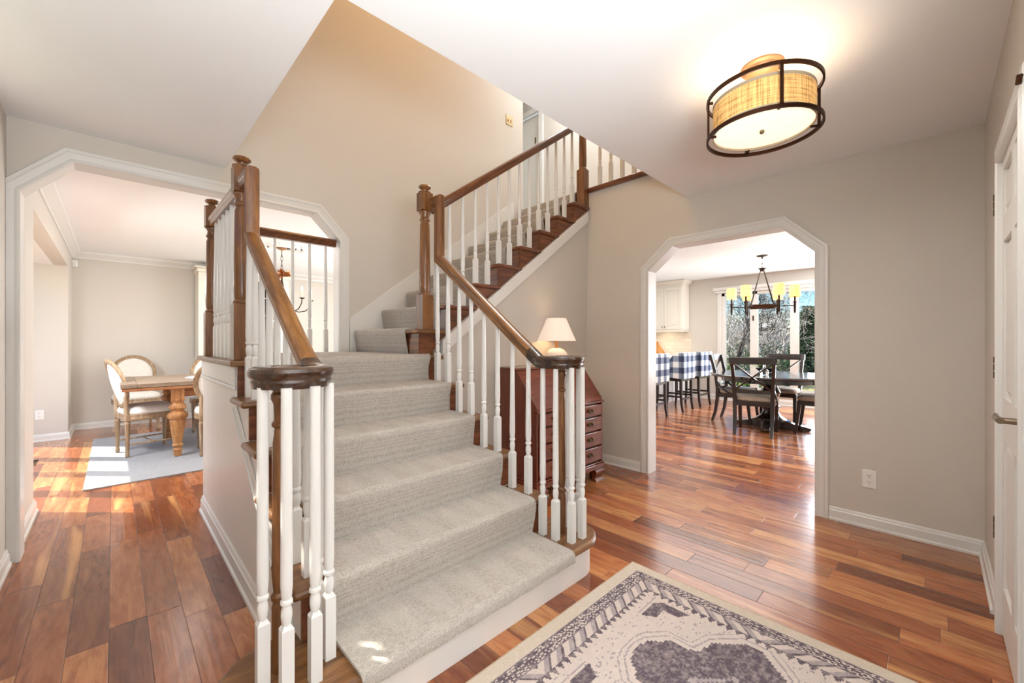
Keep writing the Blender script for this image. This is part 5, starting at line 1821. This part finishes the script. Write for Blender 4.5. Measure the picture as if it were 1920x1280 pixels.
# evergreen
ex, ey = at(1517, 17.0)
ev = thing('evergreen_tree', 'dark green conifer outside the right kitchen window pane', 'tree', (ex, ey, -0.33))
MB().lathe([(0.10, 0), (0.08, 1.0), (0.01, 2.9)], n=8).build('trunk', BARKD, ev)
m = MB()
rnd = random.Random(21)
for k in range(1500):
    z = rnd.uniform(0.1, 3.0)
    rad = (1 - z / 3.12) * 1.0 * rnd.uniform(0.45, 1.0)
    a = rnd.uniform(0, 2 * PI)
    L = rnd.uniform(0.16, 0.34)
    M = Matrix.Translation((rad * math.cos(a), rad * math.sin(a), z)) @ Matrix.Rotation(a, 4, 'Z') @ Matrix.Rotation(rnd.uniform(-0.5, 0.35), 4, 'Y')
    for s in (-1, 0, 1):
        M2 = M @ Matrix.Rotation(s * 0.6, 4, 'Z')
        m.add([tuple(M2 @ Vector(p)) for p in ((0, -0.025, 0), (0, 0.025, 0), (L, 0, -0.03), (0.03, 0, 0.03))], [(0, 1, 2), (0, 2, 3), (1, 3, 2)])
m.build('needles', PINEG, ev, smooth=0)


def shrub(label, loc, rx, rz_, mat, seed, n=260, leafs=True):
    t = thing('garden_shrub', label, 'shrub', loc, 0, 'shrubs outside the kitchen window')
    rnd = random.Random(seed)
    m = MB()
    for k in range(n):
        a, b = rnd.uniform(0, 2 * PI), math.asin(rnd.uniform(0.0, 1.0))
        r = rnd.uniform(0.5, 1.0)
        p = Vector((math.cos(a) * math.cos(b) * rx * r, math.sin(a) * math.cos(b) * rx * r, math.sin(b) * rz_ * r + 0.05))
        M = Matrix.Translation(p) @ Matrix.Rotation(rnd.uniform(0, 6.28), 4, 'Z') @ Matrix.Rotation(rnd.uniform(-1, 1), 4, 'Y')
        s = 0.07
        m.add([tuple(M @ Vector(q)) for q in ((-s, -s * 0.4, 0), (0, 0, 0.02), (s, 0, 0), (0, s * 0.5, 0.01))], [(0, 1, 3), (0, 1, 2), (1, 2, 3)])
    m.build('foliage', mat, t, smooth=0)
    return t


for i, (u, dpt, rx, rz_, mt, lb) in enumerate([(1400, 9.6, 0.55, 0.75, LEAF, 'bright green shrub just outside the glass, seen below the table top'),
                                             (1440, 14.0, 1.0, 1.5, PINEG, 'dark evergreen shrub among the bare trees, middle window pane'),
                                             (1385, 15.0, 1.0, 1.4, PINEG, 'dark evergreen shrub among the bare trees, left window pane')]):
    x, y = at(u, dpt)
    shrub(lb, (x, y, -0.33), rx, rz_, mt, 40 + i, 700)

# thicket of twigs that nobody could count, closing the view
m = MB()
rnd = random.Random(77)
for k in range(5200):
    u, dpt = rnd.uniform(1290, 1600), rnd.uniform(19, 34)
    x, y = at(u, dpt)
    hmax = 2.5 if u < 1470 else 1.0
    z = rnd.uniform(-0.3, hmax) * rnd.uniform(0.5, 1)
    d = Vector((rnd.gauss(0, 0.5), rnd.gauss(0, 0.5), rnd.uniform(0.2, 1.2))).normalized()
    L = rnd.uniform(0.6, 1.8)
    p = Vector((x, y, z))
    b = p + d * L * 0.5 + Vector((rnd.gauss(0, 0.08), rnd.gauss(0, 0.08), 0))
    c = p + d * L + Vector((rnd.gauss(0, 0.2), rnd.gauss(0, 0.2), -0.05))
    m.tube([tuple(p), tuple(b), tuple(c)], [0.022, 0.016, 0.006], 3)
tag(m.build('twig_thicket', BARK, smooth=0), 'grey leafless thicket of twigs filling the view behind the trees', 'thicket', kind='stuff')
